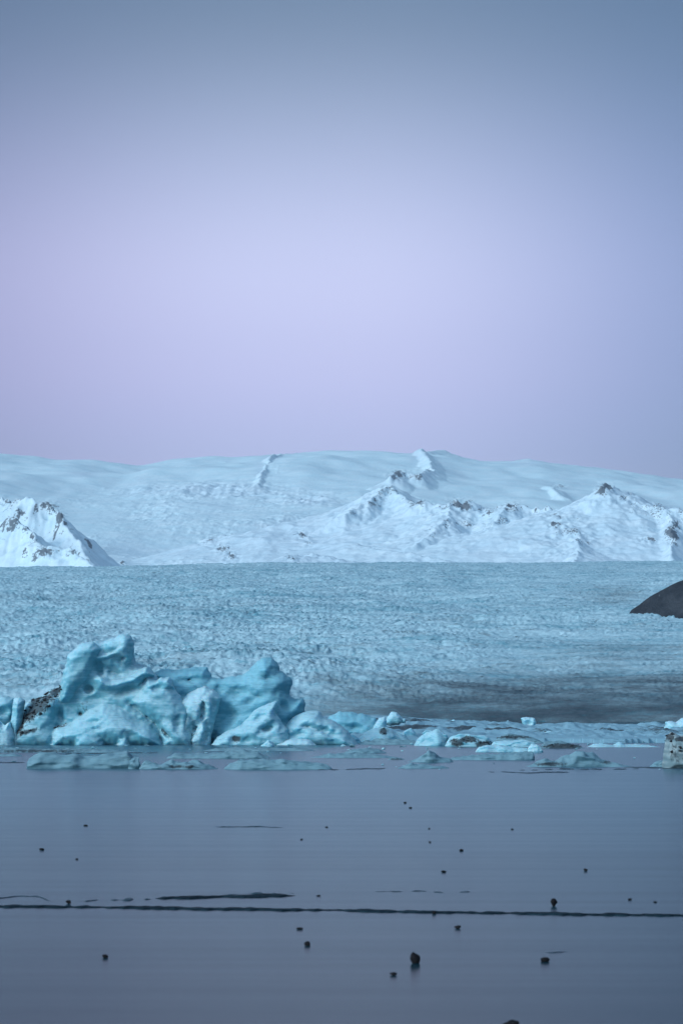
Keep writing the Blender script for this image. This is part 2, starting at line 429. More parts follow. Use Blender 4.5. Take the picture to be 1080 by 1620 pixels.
    for (a, b, ra, rb, amt) in [(30, 812, 14, 8, .6), (75, 800, 16, 7, .85), (95, 819, 8, 9, .85), (72, 873, 20, 6, .85), (110, 876, 20, 5, .7), (18, 836, 16, 8, .55), (700, 803, 10, 5, .6), (760, 806, 12, 5, .6), (690, 815, 22, 8, .4), (84, 806, 14, 9, .75), (60, 798, 12, 5, .5), (40, 838, 10, 8, .5), (90, 876, 34, 9, .75), (5, 786, 6, 4, .5), (15, 845, 18, 14, .35),
                                (352, 868, 14, 10, .8), (366, 880, 10, 7, .9), (330, 856, 14, 8, .5), (478, 847, 13, 6, .9), (488, 858, 7, 5, .8), (460, 884, 14, 5, .6),
                                (585, 800, 22, 8, .6), (562, 812, 12, 5, .5), (630, 752, 18, 9, .85), (655, 756, 14, 8, .7), (672, 745, 18, 7, .45),
                                (668, 797, 13, 6, .95), (722, 800, 18, 11, .85), (740, 799, 10, 9, .95), (745, 830, 34, 10, .6), (708, 832, 10, 6, .8), (808, 803, 15, 9, .85),
                                (780, 812, 26, 7, .5), (878, 832, 10, 5, .85), (912, 843, 10, 4, .7), (800, 822, 20, 5, .4), (890, 875, 20, 8, .35),
                                (955, 775, 14, 9, .95), (985, 790, 22, 8, .5), (940, 797, 16, 5, .6), (1000, 808, 12, 4, .5), (1062, 845, 14, 20, .8), (1028, 855, 18, 6, .7),
                                (1060, 812, 24, 7, .6), (1095, 830, 30, 20, .7), (884, 770, 11, 5, .7), (415, 757, 9, 9, .45), (437, 738, 8, 12, .3),
                                (193, 892, 5, 3, .8), (148, 850, 8, 4, .4), (356, 731, 6, 2, .6)]:
        crag = np.maximum(crag, amt * np.exp(-(((px - a) / ra) ** 2 + ((py - b) / rb) ** 2) * 0.8) * (0.85 + 0.6 * n2(X / 20, Y / 40, 83)))
    z = z + crag * (5.5 * ridge2(X / 17, Y / 26, 3, 87, 0.6) - 2.6)
    py = HZ - (z - H) / (K * D)
    # where bare rock shows
    gy = np.gradient(z, axis=0) / np.maximum(np.gradient(Y, axis=0), 1e-3)
    gxx = np.gradient(z, axis=1) / np.maximum(np.gradient(X, axis=1), 1e-3)
    slope = np.sqrt(gx_sq(gxx) + gx_sq(gy))
    pn = fbm2(X / 60, Y / 90, 4, 81)
    rock = infl * (0.5 * sstep(0.95, 1.7, slope) + 0.45 * crest * sstep(-0.2, 0.5, pn) + 0.12 * pn) * 0.95
    rock = np.maximum(rock, crag * (0.70 + 0.5 * sstep(0.4, 1.4, slope)))
    rock = np.where(D > 8000, rock * 0.75, rock)
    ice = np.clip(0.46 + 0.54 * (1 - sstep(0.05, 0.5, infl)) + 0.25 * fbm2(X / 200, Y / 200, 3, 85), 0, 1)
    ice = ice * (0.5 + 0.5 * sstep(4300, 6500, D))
    ice = np.maximum(ice, 0.5 * (1 - sstep(120, 180, px)))  # bluish shade of the left spur put into its colour as extra tint
    ice = np.maximum(ice, 0.75 * np.exp(-((px - 640) / 70) ** 2 - ((py - 775) / 16) ** 2))
    white = fall2 * 0.8
    for (a, b, ra, rb, amt) in [(130, 750, 26, 4, .9), (428, 724, 18, 5, .9), (660, 722, 14, 8, .9), (830, 733, 26, 5, .8), (358, 728, 9, 3, .8), (470, 796, 40, 8, .5), (220, 758, 8, 3, .6), (410, 742, 9, 16, .7), (480, 845, 110, 34, .75), (330, 800, 120, 20, .35), (200, 870, 60, 20, .4)]:
        white = np.maximum(white, amt * np.exp(-((px - a) / ra) ** 2 - ((py - b) / rb) ** 2))
    ice = ice * (1 - np.clip(white, 0, 1))
    V = np.stack([X, Y, z], -1).reshape(-1, 3)
    m = mesh_from('mountains', V, grid_quads(*X.shape))
    attr(m, 'rock', rock); attr(m, 'ice', ice)
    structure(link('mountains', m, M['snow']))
def gx_sq(a): return a * a
build_mountains()

# dark scree hill that stands out of the glacier at the right
def build_hill():
    nx, ny = 260, 160
    D0 = 975.0
    xs = np.linspace(gx(985, D0), gx(985, D0) + 330, nx); ys = np.linspace(D0 - 110, D0 + 200, ny)
    Y, X = np.meshgrid(ys, xs, indexing='ij')
    a = X - gx(1006, D0)
    yc = D0 + 8 + 0.12 * a
    crest = 36.8 + np.interp(a, [-20, 0, 16.5, 50, 140, 330], [-8, 0, 10, 24, 46, 56])
    z = crest - 0.62 * np.abs(Y - yc) - 20 * sstep(0, 1, -a / 12) + 0.6 * fbm2(X / 14, Y / 14, 4, 91) - 0
    V = np.stack([X, Y, z], -1).reshape(-1, 3)
    m = mesh_from('hill', V, grid_quads(ny, nx))
    structure(link('hill', m, M['scree']))
build_hill()

# ------------------------------------------------------------------ solid ice bodies: a distance field meshed with surface nets
def surface_nets(F, org, h):
    nx, ny, nz = F.shape
    s = F < 0
    cs = (nx - 1, ny - 1, nz - 1)
    cnt = np.zeros(cs, f32); acc = np.zeros(cs + (3,), f32)
    corners = [(a, b, c) for a in (0, 1) for b in (0, 1) for c in (0, 1)]
    def sub(A, o): return A[o[0]:o[0] + cs[0], o[1]:o[1] + cs[1], o[2]:o[2] + cs[2]]
    for o in corners:
        for ax in range(3):
            if o[ax] == 0:
                p = list(o); p[ax] = 1
                fa = sub(F, o); fb = sub(F, p)
                m = sub(s, o) != sub(s, p)
                idx = np.nonzero(m)
                A = fa[idx]; B = fb[idx]; t = A / (A - B)
                pt = np.tile(np.array(o, f32), (len(t), 1)); pt[:, ax] += t
                cnt[idx] += 1; acc[idx] += pt
    act = cnt > 0
    ids = np.full(cs, -1, np.int64); ids[act] = np.arange(act.sum())
    ii = np.stack(np.nonzero(act), 1)
    V = (ii + acc[act] / cnt[act][:, None]) * h + np.array(org)
    Q = []
    for ax in range(3):
        b, c = [(1, 2), (2, 0), (0, 1)][ax]
        lo = [slice(None)] * 3; hi = [slice(None)] * 3
        lo[ax] = slice(0, -1); hi[ax] = slice(1, None)
        for q in (b, c): lo[q] = slice(1, -1); hi[q] = slice(1, -1)
        sa = s[tuple(lo)]; sb = s[tuple(hi)]
        e = np.stack(np.nonzero(sa != sb), 1)
        if not len(e): continue
        flip = sb[tuple(e.T)]
        g = e.copy(); g[:, b] += 1; g[:, c] += 1
        def cell(db, dc):
            k = g.copy(); k[:, b] += db; k[:, c] += dc
            return ids[tuple(k.T)]
        q = np.stack([cell(-1, -1), cell(0, -1), cell(0, 0), cell(-1, 0)], 1)
        q[flip] = q[flip][:, ::-1]
        Q.append(q)
    Q = np.concatenate(Q); Q = Q[(Q >= 0).all(1)]
    return V.astype(f32), Q

def poly_sd(P, X, Z):
    P = np.array(P, float); n = len(P)
    d = np.full(X.shape, 1e9); s = np.ones(X.shape)
    for i in range(n):
        a = P[i]; b = P[i - 1]; e = b - a
        wx = X - a[0]; wz = Z - a[1]
        t = np.clip((wx * e[0] + wz * e[1]) / (e @ e + 1e-12), 0, 1)
        d = np.minimum(d, (wx - e[0] * t) ** 2 + (wz - e[1] * t) ** 2)
        c1 = Z >= a[1]; c2 = Z < b[1]; c3 = e[0] * wz > e[1] * wx
        s = np.where((c1 & c2 & c3) | (~c1 & ~c2 & ~c3), -s, s)
    return s * np.sqrt(d)

def ice_body(D0, base, hulls, scoops=(), vox=0.12, pad=0.6, scal=(), rough=0.05, kk=0.25, seed=1, dirt=(), origin=None):
    """hulls: (outline in photo points, y centre, half depth, rounding radius, lean); returns mesh in local metres about origin"""
    sc = K * D0
    L = lambda p: ((p[0] - 540) * sc, (base - p[1]) * sc)
    polys = [[L(p) for p in h[0]] for h in hulls]
    allp = np.concatenate([np.array(p) for p in polys])
    y0 = min(h[1] - h[2] - abs(h[4]) * 10 for h in hulls) - pad; y1 = max(h[1] + h[2] + abs(h[4]) * 10 for h in hulls) + pad
    x0, x1 = allp[:, 0].min() - pad, allp[:, 0].max() + pad
    z0, z1 = -0.7, allp[:, 1].max() + pad
    gxs = np.arange(x0, x1, vox); gys = np.arange(y0, y1, vox); gzs = np.arange(z0, z1, vox)
    X2, Z2 = np.meshgrid(gxs, gzs, indexing='ij')
    F = None
    Yg = gys[None, :, None].astype(f32)
    for P, h in zip(polys, hulls):
        sd = poly_sd(P, X2, Z2)
        sd = sd + 0.12 * n2(X2 * 0.9, Z2 * 0.9, seed + 5) + 0.05 * n2(X2 * 2.7, Z2 * 2.7, seed + 6)
        r = h[3]; s_in = np.clip(-sd / r, 0, 1)
        T = np.where(sd < 0, h[2] * np.sqrt(1 - (1 - s_in) ** 2), -sd * 1.0)
        yc = h[1] + h[4] * Z2
        f = (np.abs(Yg - yc[:, None, :]) - T[:, None, :]).astype(f32)
        f *= 0.7
        if F is None: F = f
        else:
            hh = np.clip(0.5 + 0.5 * (F - f) / kk, 0, 1)
            F = F * (1 - hh) + f * hh - kk * hh * (1 - hh)
    # hollows melted into the front
    front = np.where((F < 0).any(1), gys[np.argmax(F < 0, axis=1)], np.nan)
    for (a, b, rx, rz, dep, ang) in scoops:
        cx, cz = L((a, b)); rx *= sc; rz *= sc
        i = int(np.clip((cx - x0) / vox, 0, len(gxs) - 1)); k = int(np.clip((cz - z0) / vox, 0, len(gzs) - 1))
        yf = front[i, k]
        if np.isnan(yf): yf = np.nanmedian(front)
        ry = max(rx, rz) * 0.9 + dep * 0.5
        cy = yf + dep - ry
        ca, sa = math.cos(math.radians(ang)), math.sin(math.radians(ang))
        dx = X2 - cx; dz = Z2 - cz
        qx = (dx * ca + dz * sa) / rx; qz = (-dx * sa + dz * ca) / rz
        q2 = (qx * qx + qz * qz)[:, None, :].astype(f32)
        g = (np.sqrt(q2 + ((Yg - cy) / ry) ** 2) - 1) * min(rx, rz, ry)
        ks = 0.38
        hh = np.clip(0.5 - 0.5 * (F + g) / ks, 0, 1)
        F = F * (1 - hh) - g * hh + ks * hh * (1 - hh)
    band = np.abs(F) < 0.9
    idx = np.nonzero(band)
    p = np.stack([gxs[idx[0]], gys[idx[1]], gzs[idx[2]]], 1).astype(f32)
    wp = p + 0.5 * np.stack([n3(p * 0.5, seed + 11), n3(p * 0.5, seed + 12), n3(p * 0.5, seed + 13)], 1)
    add = np.zeros(len(p), f32)
    for (sx, sy, sz, am) in scal:
        add += -am * (worley3(wp * np.array([1 / sx, 1 / sy, 1 / sz], f32), seed) - 0.45)
    add += rough * fbm3(p * 1.6, 3, seed + 20)
    F[idx] += add
    V, Q = surface_nets(F, (x0, y0, z0), vox)
    V[:, 1] += D0
    V[:, 1] *= 1.0
    org = np.array(origin if origin is not None else (float(V[:, 0].mean()), D0, 0.0))
    W = V.copy(); V = V - org
    m = mesh_from('ice', V, Q)
    dv = np.zeros(len(V))
    pxx = W[:, 0] / (K * D0) + 540; pyy = base - W[:, 2] / (K * D0)
    for (a, b, ra, rb, am, ang) in dirt:
        ca, sa = math.cos(math.radians(ang)), math.sin(math.radians(ang))
        dx = pxx - a; dy = -(pyy - b)
        q = ((dx * ca + dy * sa) / ra) ** 2 + ((-dx * sa + dy * ca) / rb) ** 2
        dv = np.maximum(dv, am * np.exp(-q))
    attr(m, 'dirt', dv)
    return m, org, W, dv

def rubble_mesh(W, org, weight, n, size, seed):
    """little angular stones frozen into the ice where weight is high"""
    r = np.random.RandomState(seed)
    w = weight * (W[:, 2] > 0.1); w = np.where(w > 0.25, w, 0); 
    pick = r.choice(len(W), n, p=w / w.sum())
    oct_ = np.array([(1, 0, 0), (-1, 0, 0), (0, 1, 0), (0, -1, 0), (0, 0, 1), (0, 0, -1)], float)
    tri = np.array([(0, 2, 4), (2, 1, 4), (1, 3, 4), (3, 0, 4), (2, 0, 5), (1, 2, 5), (3, 1, 5), (0, 3, 5)])
    Vs, Ts = [], []
    for i, k in enumerate(pick):
        s = size * (0.4 + r.rand() ** 2 * 1.3)
        v = oct_ * s * (0.6 + 0.7 * r.rand(6, 1)) * np.array([1.3, 1, 0.7]) + W[k] - org
        Vs.append(v); Ts.append(tri + 6 * i)
    return mesh_from('debris', np.concatenate(Vs), np.concatenate(Ts), False)

# ---- the big iceberg
D0 = dist(1178.0)
B = 1178.0
def big_berg():
    org = np.array((gx(250, D0), D0, 0.0))
    root = empty('iceberg', org)
    tag(root, 'large sculpted blue iceberg with a hooked pinnacle and dirty left slope', 'iceberg')
    dirt = [(62, 1120, 44, 13, 0.8, 42), (88, 1093, 12, 8, 1.0, 30), (30, 1152, 26, 9, 1.0, 60), (46, 1158, 22, 4, 0.7, 15), (56, 1110, 10, 12, .9, 20),
            (129, 1129, 5, 4, .7, 0), (100, 1148, 14, 4, .45, 20), (262, 1158, 10, 3, .6, -40), (134, 1118, 22, 16, .25, 20)]
    # left massif
    q = lambda *p: [(x / 3.6, 980 + y / 3.6) for x, y in p]
    L1 = [(15, 1188), (22, 1165), (30, 1140), (34, 1116), (44, 1106), (58, 1106), (70, 1096), (84, 1088), (95, 1088), (103, 1060), (105, 1047), (111, 1033), (122, 1023), (133, 1017), (147, 1014), (156, 1017),
          (169, 1012), (182, 1007), (192, 1004), (203, 1006), (210, 1016), (208, 1034), (213, 1048), (224, 1053), (235, 1055), (246, 1068), (262, 1090), (285, 1120), (310, 1188)]
    dome = q((345, 395), (372, 290), (388, 215), (430, 165), (482, 135), (530, 128), (575, 170), (560, 228), (530, 280), (500, 330), (450, 390), (400, 470), (350, 470))
    horn = q((590, 175), (600, 130), (640, 110), (690, 85), (740, 95), (766, 130), (757, 200), (740, 235), (700, 245), (650, 215), (610, 200))
    crest = q((540, 215), (640, 185), (690, 150), (700, 92), (748, 105), (742, 150), (700, 195), (620, 222), (560, 240))
    slab = q((580, 300), (640, 345), (720, 330), (790, 290), (840, 268), (888, 320), (830, 335), (800, 370), (740, 395), (640, 410), (560, 400), (540, 340))
    mound = q((300, 730), (320, 610), (420, 585), (500, 525), (590, 468), (680, 495), (760, 540), (860, 600), (910, 650), (940, 730))
    foot = q((440, 740), (450, 665), (500, 642), (560, 640), (600, 670), (612, 740))
    foot2 = q((670, 740), (690, 672), (740, 664), (765, 740))
    ridge_r = q((730, 480), (790, 430), (815, 370), (840, 322), (890, 345), (960, 330), (1000, 400), (1050, 470), (1090, 510), (1110, 740), (930, 740), (900, 600), (770, 500))
    cap = q((845, 384), (915, 335), (968, 335), (990, 385), (930, 402), (870, 398))
    left = q((30, 740), (105, 600), (180, 515), (230, 455), (300, 420), (345, 440), (348, 500), (322, 560), (335, 610), (330, 740))
    plate = q((200, 565), (262, 450), (332, 450), (348, 490), (310, 590), (240, 640))
    scoops = [(158, 1058, 9, 15, .8, 25), (180, 1062, 17, 9, 0.9, -25), (141.5, 1091, 7, 7, 1.0, 0), (201, 1092, 19, 9, .6, 18), (194, 1042, 6, 4.5, .7, 0),
              (129, 1129, 4.5, 3.5, .7, 0), (97, 1132, 6, 11, .7, 15), (234, 1134, 30, 4, .55, -40), (262, 1160, 12, 3.5, .6, -35), (150, 1141, 20, 5, .35, 8),
              (252, 1088, 10, 6, .4, 20), (118, 1120, 14, 16, .4, 10), (155, 1152, 26, 5, .3, 12), (212, 1162, 14, 8, .45, -20), (285, 1140, 9, 18, .5, 0), (215, 1120, 12, 5, .35, -35),
              (158, 1104, 16, 9, .3, 20)]
    m, _, W, dv = ice_body(D0, B, [(L1, 1.8, 3.2, 3.0, 0.06), (dome, -0.8, 1.6, 0.85, 0.05), (horn, 0.4, 1.7, 0.9, 0.0), (crest, -0.4, 0.9, 0.45, 0.0), (slab, -0.7, 2.2, 1.2, 0.1), (mound, -1.2, 3.2, 2.2, 0.4),
                                   (foot, -2.4, 2.0, 0.9, 0.3), (foot2, -2.6, 1.6, 0.6, 0.3), (ridge_r, -0.8, 2.6, 1.5, 0.22), (cap, -1.2, 1.4, 0.6, 0.1), (left, -0.6, 2.2, 1.3, 0.25), (plate, -1.3, 1.5, 0.7, 0.25)], scoops,
                           vox=0.1, scal=[(2.2, 2.2, 1.5, 0.15), (0.8, 0.8, 0.4, 0.05)], rough=0.05, kk=0.75, seed=3, dirt=dirt, origin=org)
    o = link('pinnacle', m, M['berg'], root)
    dm = rubble_mesh(W, org, np.where(W[:, 0] < gx(112, D0), dv, 0), 420, 0.14, 5)
    d = link('debris', dm, M['rubble'], o); d['kind'] = 'stuff'; d['label'] = 'band of black rubble and grit'
    # right massif
    R1 = [(236, 1188), (240, 1064), (250, 1058), (285, 1058), (312, 1056), (325, 1054), (331, 1072), (346, 1074), (362, 1071), (380, 1066), (393, 1061), (402, 1047), (411, 1042), (420, 1040), (430, 1042), (436, 1047), (440, 1061),
          (450, 1065), (458, 1072), (461, 1082), (456, 1099), (466, 1106), (477, 1105), (482, 1112), (479, 1128), (470, 1150), (478, 1188)]
    R2 = [(330, 1188), (350, 1120), (375, 1096), (402, 1080), (430, 1078), (452, 1092), (456, 1120), (470, 1188)]
    sc2 = [(372, 1094, 26, 11, .7, 12), (300, 1074, 26, 8, .8, 4), (345, 1090, 14, 9, .45, 30), (425, 1070, 16, 8, .5, 0), (400, 1106, 22, 8, .5, 18), (455, 1118, 12, 8, .6, 0), (360, 1130, 16, 16, .4, 0)]
    m2, _, _, _ = ice_body(D0, B, [(R1, 3.6, 3.2, 2.6, 0.05), (R2, 1.6, 2.2, 2.0, 0.25)], sc2, vox=0.125, scal=[(2.6, 2.4, 0.9, 0.2), (1.3, 1.0, 0.3, 0.08)], rough=0.05, kk=0.4, seed=8, origin=org)
    o2 = link('ice_block', m2, M['berg_clear'], root); o2['label'] = 'smooth clear teal block with a rounded knob on top'
    # pale pyramid in front
    P1 = [(262, 1188), (272, 1140), (279, 1116), (296, 1098), (312, 1090), (325, 1085), (340, 1094), (351, 1104), (347, 1116), (342, 1134), (336, 1150), (332, 1188)]
    sc3 = [(322, 1124, 7, 24, .9, -8), (308, 1152, 9, 15, 1.2, 0), (330, 1160, 6, 14, .9, -10), (300, 1168, 6, 12, .8, 0), (285, 1130, 10, 16, .4, -20), (342, 1112, 6, 12, .5, 0)]
    m3, _, _, _ = ice_body(D0, B, [(P1, -0.6, 2.3, 1.7, 0.28)], sc3, vox=0.1, scal=[(1.3, 1.3, 1.1, 0.2), (.5, .5, .4, .06)], rough=0.07, seed=13, origin=org,
                           dirt=[(305, 1165, 26, 10, .3, 0)])
    o3 = link('ice_pyramid', m3, M['berg_white'], root); o3['label'] = 'pale weathered pyramid of ice split by a crevice'
    # leaning fin
    P2 = [(328, 1188), (345, 1166), (366, 1154), (382, 1147), (394, 1134), (406, 1122), (422, 1113), (438, 1108), (441, 1116), (439, 1130), (446, 1142), (456, 1154), (462, 1188)]
    sc4 = [(372, 1169, 9, 8, .55, 0), (388, 1172, 9, 7, .4, 0), (425, 1152, 14, 6, .8, 20), (412, 1130, 14, 8, .3, 30), (440, 1120, 4, 12, .5, -10)]
    m4, _, _, _ = ice_body(D0, B, [(P2, -1.4, 1.8, 1.4, 0.3)], sc4, vox=0.1, scal=[(1.6, 1.4, 0.7, 0.16), (.6, .6, .25, .06)], rough=0.05, seed=19, origin=org,
                           dirt=[(375, 1168, 8, 5, .9, 0)])  # darkness of the recess at the fin's foot put into the colour
    link('ice_fin', m4, M['berg'], root)
    # low toe to the right
    P3 = [(440, 1188), (446, 1152), (462, 1138), (478, 1126), (492, 1125), (503, 1126), (513, 1134), (528, 1141), (543, 1150), (556, 1164), (571, 1188)]
    sc5 = [(490, 1150, 22, 6, .5, -15), (520, 1158, 14, 6, .5, -25), (470, 1160, 12, 6, .5, 10)]
    m5, _, _, _ = ice_body(D0, B, [(P3, 0.6, 2.6, 1.6, 0.3)], sc5, vox=0.11, scal=[(1.8, 1.6, 0.7, 0.18), (.7, .7, .25, .06)], rough=0.05, seed=23, origin=org)
    link('toe_slope', m5, M['berg'], root)
    P4 = [(428, 1186), (440, 1176), (460, 1169), (476, 1167), (490, 1170), (500, 1177), (506, 1186)]
    m6, _, _, _ = ice_body(D0, B, [(P4, -2.4, 1.2, 0.5, 0.2)], [], vox=0.08, scal=[(1.0, 1.0, .6, .08)], rough=0.05, seed=27, origin=org, dirt=[(504, 1173, 7, 3, 1.0, -35)])
    link('ice_hump', m6, M['berg_white'], root)
big_berg()

# ---- smaller bodies of ice, each a thing
def berg(name, label, cat, base, outline, half, rad, lean=0.2, mat='berg', group=None, vox=None, scoops=(), scal=None, dirt=(), yoff=0.0, seed=1, D=None, rubble=0):
    d = (D or dist(base)) + yoff
    sc = K * d
    w = (max(p[0] for p in outline) - min(p[0] for p in outline)) * sc
    vox = vox or max(0.035, min(0.11, w / 60))
    b = HZ + H / (K * d)
    scal = scal if scal is not None else [(w * .22, w * .22, w * .12, w * .02)]
    m, org, W, dv = ice_body(d, b, [(outline, 0.0, half, rad, lean)], scoops, vox=vox, pad=0.3, scal=scal, rough=min(0.05, w * .012), seed=seed, dirt=dirt)
    m.name = name
    o = link(name, m, M[mat], None, org)
    tag(o, label, cat, group)
    if rubble:
        r = link('debris', rubble_mesh(W, org, dv, rubble, 0.1, seed), M['rubble'], o); r['kind'] = 'stuff'; r['label'] = 'black grit frozen into the ice'
    return o
GI = 'ice blocks around the large iceberg'
berg('iceberg', 'pale leaning ice lump at the far left edge beside the dirty iceberg slope', 'iceberg', 1178, [(20, 1186), (18, 1120), (22, 1106), (30, 1102), (38, 1108), (38, 1130), (32, 1160), (34, 1186)], 1.2, .7, mat='berg_white', group=GI, yoff=-1.5, seed=31)
berg('iceberg', 'teal ice mound cut by the left frame edge', 'iceberg', 1178, [(-60, 1190), (-50, 1120), (-20, 1098), (5, 1101), (22, 1104), (28, 1130), (20, 1160), (26, 1190)], 2.2, 1.6, mat='berg', group=GI, yoff=1.5, seed=33,
     scoops=[(0, 1165, 9, 8, .9, 0), (10, 1125, 10, 10, .5, 0)])
berg('iceberg', 'small white ice foot at the left edge with a dark pocket', 'iceberg', 1178, [(-20, 1188), (-16, 1150), (-4, 1138), (8, 1146), (16, 1140), (22, 1160), (24, 1188)], 1.2, .7, mat='berg_white', group=GI, yoff=-2.2, seed=35,
     scoops=[(2, 1144, 6, 7, .7, 0)])
berg('ice_slab', 'broad teal slab sloping down behind the right toe of the large iceberg', 'ice slab', 1172, [(500, 1182), (512, 1146), (522, 1133), (538, 1126), (556, 1127), (574, 1130), (592, 1136), (606, 1148), (640, 1182)], 2.4, 1.4, mat='berg_clear', group=GI, D=296, seed=37,
     scoops=[(560, 1150, 12, 6, .5, 0), (545, 1166, 24, 4, .6, 8)], dirt=[(568, 1166, 16, 3, .9, 12)], rubble=30)
berg('ice_block', 'pale leaning ice boulder standing on the slab right of the large iceberg', 'ice block', 1172, [(588, 1160), (592, 1146), (599, 1137), (608, 1134), (613, 1140), (612, 1150), (606, 1160)], .9, .6, mat='berg_white', group=GI, D=290, seed=39)
berg('ice_block', 'rounded white ice boulder on the crest of the shelf right of the leaning one', 'ice block', 1172, [(608, 1146), (612, 1134), (619, 1127), (628, 1127), (634, 1133), (636, 1142), (630, 1148)], .9, .6, mat='berg_white', group=GI, D=330, seed=41)
berg('ice_block', 'tiny white ice lump next to the rounded boulder on the shelf', 'ice block', 1172, [(634, 1144), (635, 1137), (640, 1135), (643, 1139), (642, 1145)], .4, .25, mat='berg_white', group=GI, D=330, seed=43)
berg('ice_block', 'tiny pale ice crumb alone on the skyline of the shelf', 'ice block', 1172, [(713, 1150), (714, 1140), (718, 1138.5), (722, 1142), (724, 1150)], .5, .3, mat='berg_white', group=GI, D=380, seed=45)
berg('ice_block', 'small white ice tooth beside the square block on the shelf', 'ice block', 1172, [(795, 1156), (796, 1146), (800, 1143), (803, 1140), (807, 1144), (808, 1151), (804, 1157)], .7, .4, mat='berg_white', group=GI, D=380, seed=47)
berg('ice_block', 'square pale ice block perched on the right part of the shelf', 'ice block', 1172, [(824, 1153), (826, 1146), (824, 1137), (832, 1135), (845, 1136), (848, 1142), (845, 1149), (840, 1154)], 1.0, .5, mat='berg_white', group=GI, D=380, seed=49,
     scoops=[(835, 1143, 5, 5, .3, 0)])
berg('ice_block', 'bright white ice block at the right edge above the dirty stub', 'ice block', 1172, [(1050, 1158), (1052, 1142), (1060, 1140), (1068, 1143), (1076, 1137), (1092, 1134), (1120, 1150), (1120, 1160)], 1.6, .8, mat='berg_white', group=GI, D=330, seed=51)
berg('iceberg', 'dirty upright ice stub cut by the right frame edge', 'iceberg', 1215, [(1046, 1222), (1052, 1190), (1055, 1162), (1060, 1157), (1070, 1160), (1082, 1164), (1110, 1160), (1124, 1180), (1130, 1222)], 1.6, .55, lean=0.05, mat='berg_dirty', seed=53,
     dirt=[(1057, 1166, 6, 6, .9, 0), (1074, 1169, 12, 4, 1.0, 0), (1070, 1190, 26, 26, .35, 0)], scal=[(.9, .9, .9, .10), (.35, .35, .8, .05)], rubble=30)

# ---- floes and low lumps: height fields with a waterline of their own
def floe(label, base, prof, depth, mat='floe', name='ice_floe', cat='ice floe', group='low ice floes in front of the iceberg', seed=1, rough=1.0, dirt=(), D=None, nx=None, ny=36, rubble=0, steep=0.16):
    d = D or dist(base)
    x0, x1 = gx(prof[0][0], d), gx(prof[-1][0], d)
    w = x1 - x0
    nx = nx or int(np.clip(w / 0.06, 30, 260))
    t = np.linspace(0, 1, ny) ** 1.3; s = np.linspace(0, 1, nx)
    Tt, Ss = np.meshgrid(t, s, indexing='ij')
    X = x0 + Ss * w
    pxs = X / (K * d) + 540
    b0 = HZ + H / (K * d)
    hh = np.interp(pxs, [p[0] for p in prof], [(b0 - p[1]) * K * d for p in prof])
    hmax = hh.max()
    endw = np.clip(np.minimum(Ss, 1 - Ss) * w / (0.35 * depth), 0, 1) ** 0.5
    yf = d - 0.0 + 0.18 * depth * n2(X * 1.2 / depth, X * 0, seed) + 0.03 * depth * n2(X * 4 / depth, X * 0, seed + 1) + 0.25 * depth * (1 - endw)
    dep = depth * (0.25 + 0.75 * endw)
    Y = yf + Tt * dep
    g = np.clip(Tt / steep, 0, 1) ** 0.6 * np.clip((1 - Tt) / 0.35, 0, 1) ** 0.7
    g = g * (0.72 + 0.28 * sstep(0.0, 0.5, Tt))
    hs = max(hmax, .3); nn = 0.30 * fbm2(X * 0.45 / hs, Y * 0.6 / hs, 2, seed + 2) + 0.10 * ridge2(X * 0.5 / hs, Y * 0.7 / hs, 2, seed + 3)
    Z = hh * g * (1 + rough * nn) - 0.06 * (1 - np.clip(Tt / 0.05, 0, 1)) - 0.06 * (1 - np.clip((1 - Tt) / 0.05, 0, 1)) 
    Z = np.where((Ss <= 0) | (Ss >= 1), -0.06, Z)
    Xj = X + 0.05 * hmax * n2(X * 3, Z * 6 + Y, seed + 5)
    top = np.stack([Xj, Y, Z], -1).reshape(-1, 3).astype(f32)
    q3 = top / f32(hs)
    keep = np.clip(Z.reshape(-1) / (0.2 * hs), 0, 1)
    top[:, 1] += keep * hs * (0.35 * n3(q3 * np.array([.5, 1, 1.1], f32), seed) + 0.15 * n3(q3 * np.array([1.4, 2, 2.6], f32), seed + 4))
    top[:, 2] += keep * hs * 0.10 * n3(q3 * np.array([1.1, 2, 2], f32), seed + 6)
    bot = top.copy(); bot[:, 2] = -0.12
    V = np.concatenate([top, bot])
    q = grid_quads(ny, nx); n = ny * nx
    Q = [q, q[:, ::-1] + n]
    idx = np.arange(n).reshape(ny, nx)
    for e in (idx[0, ::-1], idx[:, 0], idx[-1, :], idx[::-1, -1]):
        Q.append(np.stack([e[:-1], e[1:], e[1:] + n, e[:-1] + n], 1))
    org = np.array([(x0 + x1) / 2, d, 0.0])
    m = mesh_from(name, V - org, np.concatenate(Q))
    dv = np.zeros(len(V)); py = HZ - (V[:, 2] - H) / (K * V[:, 1]); pv = V[:, 0] / (K * V[:, 1]) + 540
    for (a, b, ra, rb, am) in dirt:
        dv = np.maximum(dv, am * np.exp(-((pv - a) / ra) ** 2 - ((py - b) / rb) ** 2))
    attr(m, 'dirt', dv)
    o = link(name, m, M[mat], None, org); tag(o, label, cat, group)
    if rubble:
        r = link('debris', rubble_mesh(V, org, dv * (np.arange(len(V)) < n), rubble, 0.07, seed), M['rubble'], o); r['kind'] = 'stuff'; r['label'] = 'black grit lying on the ice'
    return o

